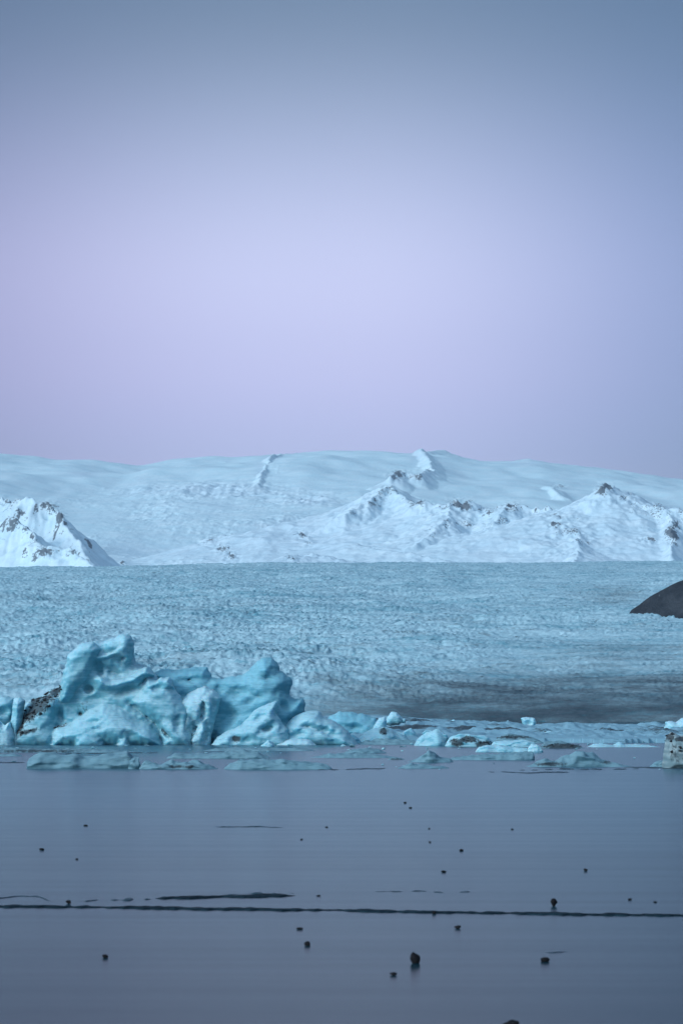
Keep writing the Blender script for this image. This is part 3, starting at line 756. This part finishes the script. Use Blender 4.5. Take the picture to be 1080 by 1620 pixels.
# the long low shelf behind
def shelf():
    nx, ny = 560, 230
    xs = np.linspace(gx(440, 400), gx(1500, 400), nx); ys = np.linspace(258, 455, ny)
    Y, X = np.meshgrid(ys, xs, indexing='ij')
    px = X / (K * 400) + 540
    yf = 275 + 7 * n2(X / 14, X * 0, 3) + 4 * n2(X / 5, X * 0, 4) - 6 * sstep(900, 1080, px)
    top = np.interp(px, [440, 560, 620, 700, 800, 900, 1000, 1100, 1500], [1136, 1131, 1133, 1139, 1144, 1145, 1147, 1146, 1140])
    zb = H + (HZ - top) * K * 415
    t = (Y - yf) / (415 - yf)
    z = np.where(t < 0, -0.3, 0.4 + (zb - 0.4) * np.clip(t, 0, 1) ** 1.1)
    z = np.where(Y > 415, zb - (Y - 415) * 0.12, z)
    inn = sstep(0, 0.08, t)
    lump = 0.5 * np.maximum(fbm2(X / 6, Y / 9, 3, 14), -0.3) + 0.2 * ridge2(X / 4.2, Y / 12, 3, 15) * (0.35 + 0.65 * (1 - t)) + 0.13 * ridge2(X / 1.6, Y / 3.5, 3, 17)
    lump = lump * (1 - 0.65 * sstep(0.7, 1.0, t))
    z = z + inn * lump
    z = np.where(X < xs[2], -0.3, z)
    V = np.stack([X, Y, z], -1).reshape(-1, 3)
    m = mesh_from('ice_shelf', V, grid_quads(ny, nx))
    dirt = 0.75 * sstep(0.0, 0.6, fbm2(X / 9, Y / 30, 4, 18)) * sstep(0.02, 0.2, t)
    attr(m, 'dirt', dirt)
    o = link('ice_shelf', m, M['shelf']); tag(o, 'long low shelf of streaked blue ice reaching from the iceberg to the right edge', 'ice shelf')
shelf()

GF = 'rounded ice lumps along the shelf edge'
def lump(label, base, prof, depth, seed, mat='berg', dirt=(), rubble=0, D=None, rough=1.0):
    return floe(label, base, prof, depth, mat, 'ice_lump', 'ice lump', GF, seed, rough, dirt, D, None, 34, rubble, 0.3)
lump('pale ice lump under the leaning boulder with a gritty brown top', 1176, [(560, 1176), (575, 1163), (595, 1156), (606, 1152), (622, 1155), (640, 1160), (650, 1176)], 5, 61, dirt=[(607, 1157, 8, 6, .8)], rubble=25)
lump('small white ice lump above a dark rocky pocket', 1174, [(632, 1174), (638, 1160), (650, 1156), (658, 1162), (664, 1174)], 2.6, 63, 'berg', dirt=[(648, 1172, 12, 2.5, 1.0)], rubble=30)
lump('tall pale ice lump just left of the black streaked one', 1180, [(655, 1180), (664, 1168), (680, 1161), (692, 1157), (706, 1160), (712, 1170), (714, 1180)], 3.5, 65, 'berg', dirt=[(709, 1174, 4, 6, 1.0)], rubble=25)
lump('ice lump streaked with thick black debris in the middle of the shelf edge', 1181, [(704, 1181), (712, 1166), (726, 1160), (742, 1160), (755, 1165), (770, 1168), (778, 1174), (782, 1181)], 3.5, 67, 'berg',
     dirt=[(722, 1175, 10, 6, 1.0), (742, 1170, 14, 5, 1.0), (765, 1177, 14, 5, 1.0)], rubble=90)
lump('low ice lump with a gritty crest right of the black streaked one', 1176, [(778, 1176), (790, 1168), (806, 1163), (822, 1165), (845, 1168), (862, 1176)], 4, 69, 'floe', dirt=[(812, 1166, 30, 3, .7)], rubble=30)
lump('dark gritty flat ice lump behind the right floes', 1184, [(852, 1184), (864, 1176), (880, 1174), (900, 1177), (918, 1181), (926, 1184)], 3, 71, 'floe', dirt=[(890, 1181, 30, 5, 1.0)], rubble=45)
lump('wide pale ice lump at right with smooth humps', 1182, [(928, 1183), (940, 1178), (955, 1177), (972, 1180), (982, 1175), (990, 1179), (1008, 1178), (1030, 1180), (1052, 1183)], 3.5, 73, 'berg')
lump('long blue ice hump behind the right lumps near the stub', 1176, [(960, 1174), (985, 1168), (1010, 1166), (1030, 1172), (1056, 1168), (1075, 1162), (1120, 1172)], 4, 75, 'berg', D=278)
lump('small rounded ice lump against the foot of the leaning fin', 1181, [(412, 1181), (418, 1176), (424, 1172), (431, 1175), (436, 1181)], 1.2, 77, 'berg')
lump('flat teal ice lump in the middle ground left of the gritty ones', 1178, [(560, 1178), (580, 1172), (610, 1170), (640, 1172), (668, 1174), (690, 1178)], 3, 79, 'floe')

lump('small pale ice lump left of the tall pale one behind the gritty pocket', 1171, [(655, 1171), (662, 1163), (672, 1158), (684, 1160), (692, 1171)], 2.4, 161, 'berg', D=288)
lump('low teal ice lump behind the lump streaked with black debris', 1170, [(740, 1170), (752, 1163), (772, 1160), (790, 1163), (800, 1170)], 3, 163, 'berg', D=292)
lump('pale ice lump on the shelf just right below the square block', 1168, [(838, 1168), (850, 1161), (866, 1159), (880, 1163), (888, 1168)], 3, 165, 'berg', D=300, dirt=[(868, 1163, 14, 3, .6)])
lump('smooth pale ice lump above the dark gritty flat lump', 1174, [(892, 1174), (902, 1166), (915, 1162), (930, 1164), (944, 1169), (950, 1174)], 3, 167, 'berg', D=284)
lump('tiny white ice lump on the shelf left of the stub', 1158, [(1021, 1158), (1025, 1152), (1031, 1152), (1035, 1158)], 1.0, 169, 'berg', D=330)
lump('gritty ridge of ice on the shelf left of the bright right edge block', 1168, [(1000, 1168), (1018, 1161), (1034, 1158), (1048, 1160), (1060, 1168)], 3, 171, 'floe', D=300, dirt=[(1032, 1161, 20, 4, .9)], rubble=25)
lump('rounded teal ice lump between the toe slope and the gritty topped lump', 1177, [(536, 1177), (545, 1169), (556, 1165), (566, 1168), (574, 1177)], 2.2, 173, 'berg_clear')
lump('small pale ice pebble below the smooth humps at right', 1181, [(972, 1181), (976, 1176), (982, 1175.5), (987, 1181)], .8, 175, 'berg')
lump('flat ice lump behind the cushion floe and left of the gritty crest', 1172, [(724, 1172), (745, 1167), (765, 1166), (782, 1168), (792, 1172)], 3, 177, 'berg', D=282)

floe('large flat floe at left with a straight pale cut face', 1216, [(40, 1216), (43, 1200), (60, 1196), (90, 1195), (130, 1199), (155, 1196), (185, 1193), (200, 1194), (210, 1202), (216, 1216)], 2.6, seed=101, dirt=[(130, 1212, 60, 4, .25)])
floe('small brownish ice lump wedged at the right end of the large left floe', 1216.5, [(202, 1216.5), (205, 1202), (212, 1197), (219, 1200), (223, 1216.5)], .8, seed=103, dirt=[(212, 1206, 12, 10, .3)])
floe('broken thin floe between the brownish lump and the long tapering floe', 1217, [(218, 1217), (228, 1208), (250, 1210), (270, 1206), (290, 1208), (315, 1207), (332, 1212), (345, 1217)], 2.2, seed=105, rough=1.8, dirt=[(285, 1213, 30, 3, .6)])
floe('long tapering floe ending in a point below the iceberg', 1217.5, [(352, 1217.5), (362, 1210), (380, 1204), (400, 1202), (420, 1205), (450, 1205), (485, 1208), (508, 1209), (520, 1213), (526, 1217.5)], 2.4, seed=107)
floe('smooth pale floe behind the long tapering floe', 1200, [(262, 1200), (275, 1192), (295, 1194), (330, 1194), (360, 1189), (385, 1187), (408, 1191), (420, 1197), (428, 1200)], 3, seed=109, rough=.6)
floe('thin dark floe along the foot of the iceberg at left', 1190.5, [(-40, 1190.5), (-20, 1186), (20, 1185.5), (60, 1187), (110, 1185.5), (150, 1187), (190, 1188), (215, 1190.5)], 3, seed=111, dirt=[(60, 1188, 80, 3, .6)], rough=1.5)
floe('thin wet floe in front of the fin of the iceberg', 1188, [(320, 1188), (340, 1185), (380, 1183.5), (430, 1185), (470, 1184), (500, 1188)], 3, seed=113)
floe('flat pale floe right of the iceberg toe', 1192, [(540, 1192), (556, 1187), (580, 1184.5), (600, 1186), (612, 1192)], 3, seed=115, rough=.6)
floe('thin dusky floe stretched below the flat pale floe', 1199, [(490, 1199), (520, 1194), (560, 1192.5), (600, 1195), (630, 1199)], 3, seed=117)
floe('small pyramid floe in the middle with a flat skirt', 1206, [(645, 1206), (660, 1200), (670, 1196), (678, 1190), (688, 1193), (696, 1199), (712, 1201), (718, 1206)], 2, seed=119)
floe('thin splinter floe at the left foot of the small pyramid floe', 1202, [(612, 1202), (622, 1198.5), (634, 1200), (642, 1202)], 1.2, seed=121, dirt=[(628, 1201, 12, 2, .6)])
floe('low dusky floe nearest the open ice in the middle', 1216, [(628, 1216), (640, 1212), (652, 1209), (668, 1211), (690, 1213), (702, 1213), (712, 1216)], 1.8, seed=123)
floe('cushion shaped pale floe left of the stubby block', 1190, [(752, 1190), (758, 1182), (770, 1180), (790, 1180), (805, 1182), (835, 1184), (838, 1190)], 2.4, 'berg', seed=125, rough=.5)
floe('stubby pale ice block at the right end of the cushion floe', 1190.5, [(834, 1190.5), (836, 1182), (842, 1178), (850, 1178.5), (855, 1183), (860, 1190.5)], 1.4, 'berg_white', seed=127, rough=.5)
floe('smooth log shaped ice floe behind the cushion floe', 1181.5, [(776, 1181.5), (782, 1174), (800, 1172.5), (825, 1172), (845, 1174), (850, 1181.5)], 2.2, 'berg', seed=129, rough=.5)
floe('long flat floe with a bright right end in front of the cushion floe', 1202.5, [(708, 1202.5), (720, 1199), (745, 1196), (770, 1195), (800, 1193), (820, 1191.5), (845, 1192), (847, 1202.5)], 2.6, seed=131, rough=.6)
floe('jagged floe with a pale hump in front of the right lumps', 1213, [(832, 1213), (850, 1208), (862, 1202), (880, 1206), (888, 1200), (903, 1199), (912, 1192), (924, 1191), (940, 1196), (952, 1203), (970, 1206), (985, 1211), (1000, 1213)], 2.4, seed=133, rough=1.5, dirt=[(870, 1209, 26, 4, .7), (960, 1206, 12, 4, .6)])
floe('small pale floe scrap at the left foot of the dirty stub', 1213, [(1028, 1213), (1038, 1207), (1046, 1204), (1054, 1206), (1060, 1213)], 1.2, seed=135)
floe('narrow floe sliver in front of the small left bergs', 1196.5, [(-30, 1196.5), (-10, 1194), (20, 1193), (36, 1196.5)], 1.6, seed=137)

# ------------------------------------------------------------------ broken chips of ice along the waterline
def ice_chips():
    r = np.random.RandomState(77)
    meshes = []
    for k in range(6):
        n, mr = 12, 8
        th = np.linspace(0, 2 * np.pi, n, endpoint=False); ph = np.linspace(-np.pi / 2, np.pi / 2, mr)
        V = np.array([(math.cos(p) * math.cos(t), math.cos(p) * math.sin(t), math.sin(p)) for p in ph for t in th], f32)
        b = 1 + 0.25 * n3(V * 1.2 + k * 5, k)
        for _ in range(7):                                   # broken faces
            nr = r.normal(size=3); nr /= np.linalg.norm(nr); d = V @ nr; c = r.uniform(0.45, 0.75)
            b = np.where(d > c, b * c / np.maximum(d, c), b)
        V = V * b[:, None] * np.array([1.0, 0.7, 0.5]); V[:, 2] += 0.22
        Q = [(i * n + j, i * n + (j + 1) % n, (i + 1) * n + (j + 1) % n, (i + 1) * n + j) for i in range(mr - 1) for j in range(n)]
        m = mesh_from('ice_chip', V, Q, False); attr(m, 'dirt', np.full(len(V), 0.25 if k == 5 else 0.0))
        m.materials.append(M['berg' if k % 3 else 'floe']); meshes.append(m)
    for i in range(90):
        if i < 56: px = r.uniform(535, 1070); py = r.choice([1174, 1178, 1182, 1185]) + r.normal() * 2.2
        elif i < 76: px = r.uniform(0, 520); py = r.choice([1181, 1185, 1190]) + r.normal() * 1.5
        else: px = r.uniform(0, 1060); py = r.choice([1200, 1208, 1214]) + r.normal() * 2.5
        d = dist(py); w = (2.0 + 4.5 * r.rand() ** 2.0) * K * d
        o = bpy.data.objects.new('ice_chip', meshes[r.randint(6)]); C.objects.link(o)
        o.location = (gx(px, d), d, 0); o.rotation_euler = (0, 0, r.uniform(0, 6.28)); o.scale = (w, w, w * r.uniform(0.5, 1.1))
        tag(o, 'small broken chip of blue ice lying at the waterline among the floes', 'ice chip', 'broken chips of ice along the waterline')
ice_chips()

# ------------------------------------------------------------------ stones on the ice
def stone(label, px, py, w, h, seed):
    d = dist(py + h * 0.35)
    r = np.random.RandomState(seed)
    a, c = w * K * d / 2, h * K * d / 2
    n, mrows = 14, 9
    th = np.linspace(0, 2 * np.pi, n, endpoint=False); ph = np.linspace(-np.pi / 2, np.pi / 2, mrows)
    V = []
    for p_ in ph:
        for t_ in th: V.append((math.cos(p_) * math.cos(t_), math.cos(p_) * math.sin(t_), math.sin(p_)))
    V = np.array(V, f32)
    bump = 1 + 0.22 * n3(V * 1.1 + seed, seed) + 0.10 * n3(V * 2.6, seed + 1)
    # chipped flat faces
    for _ in range(5):
        nrm = r.normal(size=3); nrm /= np.linalg.norm(nrm)
        k = V @ nrm; bump = np.where(k > 0.72, bump * 0.72 / np.maximum(k, .72), bump)
    V = V * bump[:, None] * np.array([a, a * 0.85, c])
    V[:, 2] -= V[:, 2].min() * 0.85
    Q = []
    for i in range(mrows - 1):
        for j in range(n): Q.append((i * n + j, i * n + (j + 1) % n, (i + 1) * n + (j + 1) % n, (i + 1) * n + j))
    m = mesh_from('stone', V, Q)
    o = link('stone', m, M['stone'], None, (gx(px, d), d, 0.0)); tag(o, label, 'stone', 'dark stones scattered on the frozen lake')
STONES = [
    ('largest stone, round and black, on the near ice', 656.5, 1517, 16, 20, ),
    ('small flat stone just left of and nearer than the largest stone', 621.5, 1541, 12, 6),
    ('angular dark stone with a pointed side, right of the largest stone', 862, 1518, 15, 10),
    ('dark stone cut by the bottom frame edge', 808, 1621, 28, 14),
    ('tall black stone just beyond the long crack at right', 875.5, 1429, 11, 13),
    ('small stone lying on the long crack in the middle', 686, 1444, 8, 6),
    ('flat dark stone just in front of the long crack, right of centre', 724, 1467, 12, 6),
    ('round stone left of centre on the near ice, lower of a pair', 487, 1493, 11, 9),
    ('flat stone left of centre on the near ice, upper of a pair', 474, 1469, 11, 4),
    ('lone stone on the near ice at lower left', 167, 1513, 11, 7),
    ('round stone tucked between the two dark cracks at left', 109, 1427.5, 9, 7),
    ('flat dark stone close to the left frame edge', 66, 1344, 10, 4),
    ('thin stone farthest out on the left side of the ice', 136, 1306, 8, 3),
    ('tiny stone right of and nearer than the flat stone by the left edge', 122, 1359, 5, 3),
    ('tiny stone left of centre, right of the fine hairline crack', 477, 1328, 5, 2.5),
    ('tiny stone near the centre, level with the hairline crack', 516.5, 1308.5, 5, 2.5),
    ('tiny stone just past the right tip of the upper crack', 504, 1417, 7, 2.5),
    ('farthest small black stone, upper of a close pair right of centre', 640.5, 1270, 5, 3.5),
    ('small black stone, lower of the far close pair right of centre', 649, 1278, 6, 3.5),
    ('tiny stone below the far close pair, upper of two specks', 678.5, 1311, 4, 2.5),
    ('tiny stone below the far close pair, lower of two specks', 679.5, 1332.5, 4.5, 2.5),
    ('tiny lone stone far out on the right half of the ice', 809.5, 1312, 5, 2.5),
    ('round black stone in the middle distance right of centre', 729.5, 1345, 7, 5),
    ('small flat stone nearer than the middle distance round one', 701.5, 1379, 8, 4),
    ('black stone alone in the middle distance at right', 925.5, 1376.5, 7, 5),
    ('small stone right of the tall black stone', 995, 1423, 8, 3),
    ('tiny stone nearest the right frame edge', 1036, 1427, 6, 2.5)]
for i, s in enumerate(STONES): stone(*s, seed=200 + i * 7)

# ------------------------------------------------------------------ cracks in the lake ice
def crack(label, pts, thick, seed, brk=0.0, group='dark cracks in the lake ice', mat='crack'):
    """pts: photo points of the crack line; thick: width in photo rows; a low ridge of wet broken ice with ragged edges"""
    P = np.array(pts, float)
    n = int(max(40, (P[-1, 0] - P[0, 0]) * 1.2))
    px = np.linspace(P[0, 0], P[-1, 0], n)
    py = np.interp(px, P[:, 0], P[:, 1]) + 0.8 * n2(px / 40, px * 0, seed) + 0.35 * n2(px / 9, px * 0, seed + 1)
    d = dist(py); x = gx(px, d)
    dw = thick * K * d * d / H                                      # metres of ice per photo row
    end = np.clip(np.minimum(px - P[0, 0], P[-1, 0] - px) / 14, 0.05, 1)
    var = np.clip(1 + 0.75 * n2(px / 60, px * 0, seed + 2) + 0.4 * n2(px / 16, px * 0, seed + 3), 0.15, 2) * end
    if brk: var = var * sstep(-brk, -brk + 0.5, n2(px / 22, px * 0, seed + 5)) + 0.02
    w = dw * var
    hgt = np.minimum(0.03, w * 0.06)
    rows = []
    for tt, zz in ((-0.55, 0.004), (-0.5, 0.6), (-0.15, 1.0), (0.2, 0.8), (0.5, 0.6), (0.55, 0.004)):
        jit = 0.12 * n2(px / 18, px * 0 + tt * 3, seed + 7)
        z = hgt * zz * (1 + 0.5 * n2(px / 14, px * 0 + tt * 5, seed + 8)) if zz > 0.01 else np.full(n, -0.01)
        rows.append(np.stack([x, d + w * (tt + jit), np.maximum(z, -0.01)], -1))
    V = np.concatenate(rows)
    q = grid_quads(6, n)
    org = np.array([x.mean(), d.mean(), 0])
    m = mesh_from('ice_crack', V - org, q)
    o = link('ice_crack', m, M[mat], None, org); tag(o, label, 'crack', group)
crack('long dark crack running across the whole frozen lake', [(-300, 1428), (0, 1434), (150, 1435.5), (300, 1438), (500, 1440), (700, 1443.5), (900, 1446.5), (1080, 1449), (1400, 1452)], 2.9, 301)
crack('shorter dark crack above the long one, ending left of centre', [(245, 1421), (330, 1420), (400, 1418), (468, 1417)], 3.4, 303)
crack('ragged dark crack left of the shorter one, above the long crack', [(120, 1427), (160, 1424), (195, 1424), (240, 1423)], 2.4, 305, 0.1, mat='faint')
crack('faint crack piece above the shorter crack tip', [(355, 1416), (400, 1414), (466, 1413.5)], 1.8, 321, 0.2, mat='faint')
crack('short broken crack beside the left frame edge', [(-20, 1423), (30, 1418), (60, 1418.5), (82, 1427)], 1.2, 307, 0.0, mat='faint')
crack('faint thin crack right of centre behind the long one', [(590, 1411), (660, 1410), (705, 1412), (760, 1411)], 1.1, 309, 0.2, mat='faint')
crack('fine hairline crack in the left middle distance', [(340, 1308.5), (370, 1308), (450, 1309)], 0.7, 311, 0.0, mat='faint')
crack('faint short crack right of the angular stone on the near ice', [(835, 1507), (870, 1507), (900, 1506)], 1.2, 313, 0.1, mat='faint')
GT = 'thin leads between the ice floes'
crack('thin dark lead under the tapering floe and running to the right', [(500, 1218.5), (560, 1217), (610, 1215.5)], 1.3, 315, 0.2, GT, 'faint')
crack('thin dark lead below the jagged floe at right', [(820, 1219), (900, 1217), (960, 1217.5), (1010, 1216.5)], 1.5, 317, 0.1, GT, 'faint')
crack('thin broken lead below the long flat floe', [(770, 1221), (840, 1223), (900, 1221.5)], 1.4, 319, 0.2, GT, 'faint')
crack('thin dark lead at the left edge before the large flat floe', [(-40, 1206), (0, 1206.5), (40, 1206)], 1.5, 323, 0.0, GT, 'faint')
crack('dark lead behind the large flat floe', [(60, 1193), (120, 1192.5), (180, 1191), (250, 1191.5)], 1.2, 325, 0.2, GT, 'faint')
crack('dark lead right of the jagged floe reaching the stub', [(985, 1214), (1040, 1214.5), (1080, 1216), (1150, 1217)], 1.6, 327, 0.0, GT, 'faint')

# ------------------------------------------------------------------ light, sky, air
SUN_AZ = math.radians(-130)     # clockwise from +Y (view direction): behind the camera on the left
SUN_EL = math.radians(22)
def sun():
    l = bpy.data.lights.new('sun', 'SUN'); l.energy = 2.15; l.angle = math.radians(28); l.color = (0.90, 0.96, 1.0)
    o = bpy.data.objects.new('sun', l); C.objects.link(o)
    o.rotation_euler = (math.pi / 2 - SUN_EL, 0, math.pi - SUN_AZ)
sun()
def world():
    w = bpy.data.worlds.new('World'); S.world = w; w.use_nodes = True
    t = w.node_tree; n = t.nodes; l = t.links; n.clear()
    out = n.new('ShaderNodeOutputWorld')
    sk = n.new('ShaderNodeTexSky'); sk.sky_type = 'NISHITA'; sk.sun_disc = False
    sk.sun_elevation = SUN_EL; sk.sun_rotation = SUN_AZ; sk.air_density = 1.0; sk.dust_density = 0.5; sk.ozone_density = 4
    b1 = n.new('ShaderNodeBackground'); b1.inputs[1].default_value = 0.05
    l.new(sk.outputs[0], b1.inputs[0])
    tc = n.new('ShaderNodeTexCoord'); sp = n.new('ShaderNodeSeparateXYZ'); l.new(tc.outputs['Generated'], sp.inputs[0])
    cr = n.new('ShaderNodeValToRGB'); e = cr.color_ramp; e.interpolation = 'B_SPLINE'
    mr = n.new('ShaderNodeMapRange'); mr.inputs['From Min'].default_value = -0.02; mr.inputs['From Max'].default_value = 0.6
    l.new(sp.outputs[2], mr.inputs['Value']); l.new(mr.outputs[0], cr.inputs[0])
    stops = [(0.0, (.30, .28, .50)), (.172, (.345, .325, .58)), (.214, (.505, .42, .685)), (.269, (.60, .54, .755)), (.319, (.42, .40, .56)), (.37, (.215, .222, .298)), (.42, (.080, .086, .105)), (.5, (.08, .11, .155)), (1.0, (.20, .29, .42))]
    for p_, c in stops[1:-1]:
        x = e.elements.new(p_); x.color = (*c, 1)
    e.elements[0].position = stops[0][0]; e.elements[0].color = (*stops[0][1], 1)
    e.elements[-1].position = 1.0; e.elements[-1].color = (*stops[-1][1], 1)
    # twilight arch, with vignette-like dimming away from view centre put into the sky colour
    dt = n.new('ShaderNodeVectorMath'); dt.operation = 'DOT_PRODUCT'; l.new(tc.outputs['Generated'], dt.inputs[0])
    el = math.radians(6.5); az = math.radians(-0.3); dt.inputs[1].default_value = (math.sin(az) * math.cos(el), math.cos(az) * math.cos(el), math.sin(el))
    m2 = n.new('ShaderNodeMapRange'); m2.interpolation_type = 'SMOOTHSTEP'
    for k_, v in zip(('From Min', 'From Max', 'To Min', 'To Max'), (0.972, 1.0, 0.36, 1.08)): m2.inputs[k_].default_value = v
    l.new(dt.outputs['Value'], m2.inputs['Value'])
    # broad glow of the lit half of the sky behind the camera
    ds = n.new('ShaderNodeVectorMath'); ds.operation = 'DOT_PRODUCT'; l.new(tc.outputs['Generated'], ds.inputs[0])
    ge = math.radians(30); ds.inputs[1].default_value = (math.sin(SUN_AZ) * math.cos(ge), math.cos(SUN_AZ) * math.cos(ge), math.sin(ge))
    m3 = n.new('ShaderNodeMapRange'); m3.interpolation_type = 'SMOOTHSTEP'
    for k_, v in zip(('From Min', 'From Max', 'To Min', 'To Max'), (-0.2, 1.0, 0.0, 1.15)): m3.inputs[k_].default_value = v
    l.new(ds.outputs['Value'], m3.inputs['Value'])
    mul = n.new('ShaderNodeVectorMath'); mul.operation = 'SCALE'; l.new(cr.outputs[0], mul.inputs[0]); l.new(m2.outputs[0], mul.inputs['Scale'])
    cur = mul.outputs[0]
    for sgn, lo, hi, tint in ((1, 0.0, 0.15, (0.36, 0.37, 0.54)), (-1, 0.015, 0.17, (0.62, 0.48, 0.62))):
        mm = n.new('ShaderNodeMath'); mm.operation = 'MULTIPLY'; mm.inputs[1].default_value = sgn; l.new(sp.outputs[0], mm.inputs[0])
        mq = n.new('ShaderNodeMapRange'); mq.interpolation_type = 'SMOOTHSTEP'
        mq.inputs['From Min'].default_value = lo; mq.inputs['From Max'].default_value = hi; l.new(mm.outputs[0], mq.inputs['Value'])
        mx = n.new('ShaderNodeMix'); mx.data_type = 'VECTOR'; l.new(mq.outputs[0], mx.inputs[0])
        mx.inputs[4].default_value = (1, 1, 1); mx.inputs[5].default_value = tint
        vm = n.new('ShaderNodeVectorMath'); vm.operation = 'MULTIPLY'; l.new(cur, vm.inputs[0]); l.new(mx.outputs[1], vm.inputs[1]); cur = vm.outputs[0]
    gl = n.new('ShaderNodeVectorMath'); gl.operation = 'SCALE'; gl.inputs[0].default_value = (0.30, 0.50, 0.66); l.new(m3.outputs[0], gl.inputs['Scale'])
    ad = n.new('ShaderNodeVectorMath'); ad.operation = 'ADD'; l.new(cur, ad.inputs[0]); l.new(gl.outputs[0], ad.inputs[1])
    b2 = n.new('ShaderNodeBackground'); b2.inputs[1].default_value = 1.0; l.new(ad.outputs[0], b2.inputs[0])
    add = n.new('ShaderNodeAddShader'); l.new(b1.outputs[0], add.inputs[0]); l.new(b2.outputs[0], add.inputs[1])
    l.new(add.outputs[0], out.inputs[0])
world()

def haze():
    x0, x1, y0, y1, z0, z1 = -6000, 6000, -100, 12500, -60, 1600
    V = [(x, y, z) for z in (z0, z1) for y in (y0, y1) for x in (x0, x1)]
    Q = [(0, 2, 3, 1), (4, 5, 7, 6), (0, 1, 5, 4), (2, 6, 7, 3), (0, 4, 6, 2), (1, 3, 7, 5)]
    m = mesh_from('haze', V, Q, False)
    mat = bpy.data.materials.new('air'); mat.use_nodes = True; t = mat.node_tree; t.nodes.clear()
    out = t.nodes.new('ShaderNodeOutputMaterial'); v = t.nodes.new('ShaderNodeVolumePrincipled')
    v.inputs['Color'].default_value = (0.64, 0.77, 0.96, 1); v.inputs['Density'].default_value = 4.0e-5
    t.links.new(v.outputs[0], out.inputs['Volume'])
    o = link('haze', m, mat); o['kind'] = 'stuff'
haze()

# ------------------------------------------------------------------ camera
def camera():
    c = bpy.data.cameras.new('camera'); c.lens = 100; c.sensor_width = 36; c.sensor_fit = 'AUTO'
    c.shift_y = (HZ - 810.0) / 1620.0
    c.clip_start = 0.5; c.clip_end = 40000
    c.dof.use_dof = True; c.dof.focus_distance = 330; c.dof.aperture_fstop = 3.2
    o = bpy.data.objects.new('camera', c); C.objects.link(o); o.location = (0, 0, H); o.rotation_euler = (math.pi / 2, 0, 0)
    S.camera = o
camera()
S.view_settings.view_transform = 'Standard'; S.view_settings.look = 'None'
S.view_settings.exposure = 0.1; S.view_settings.gamma = 1.0
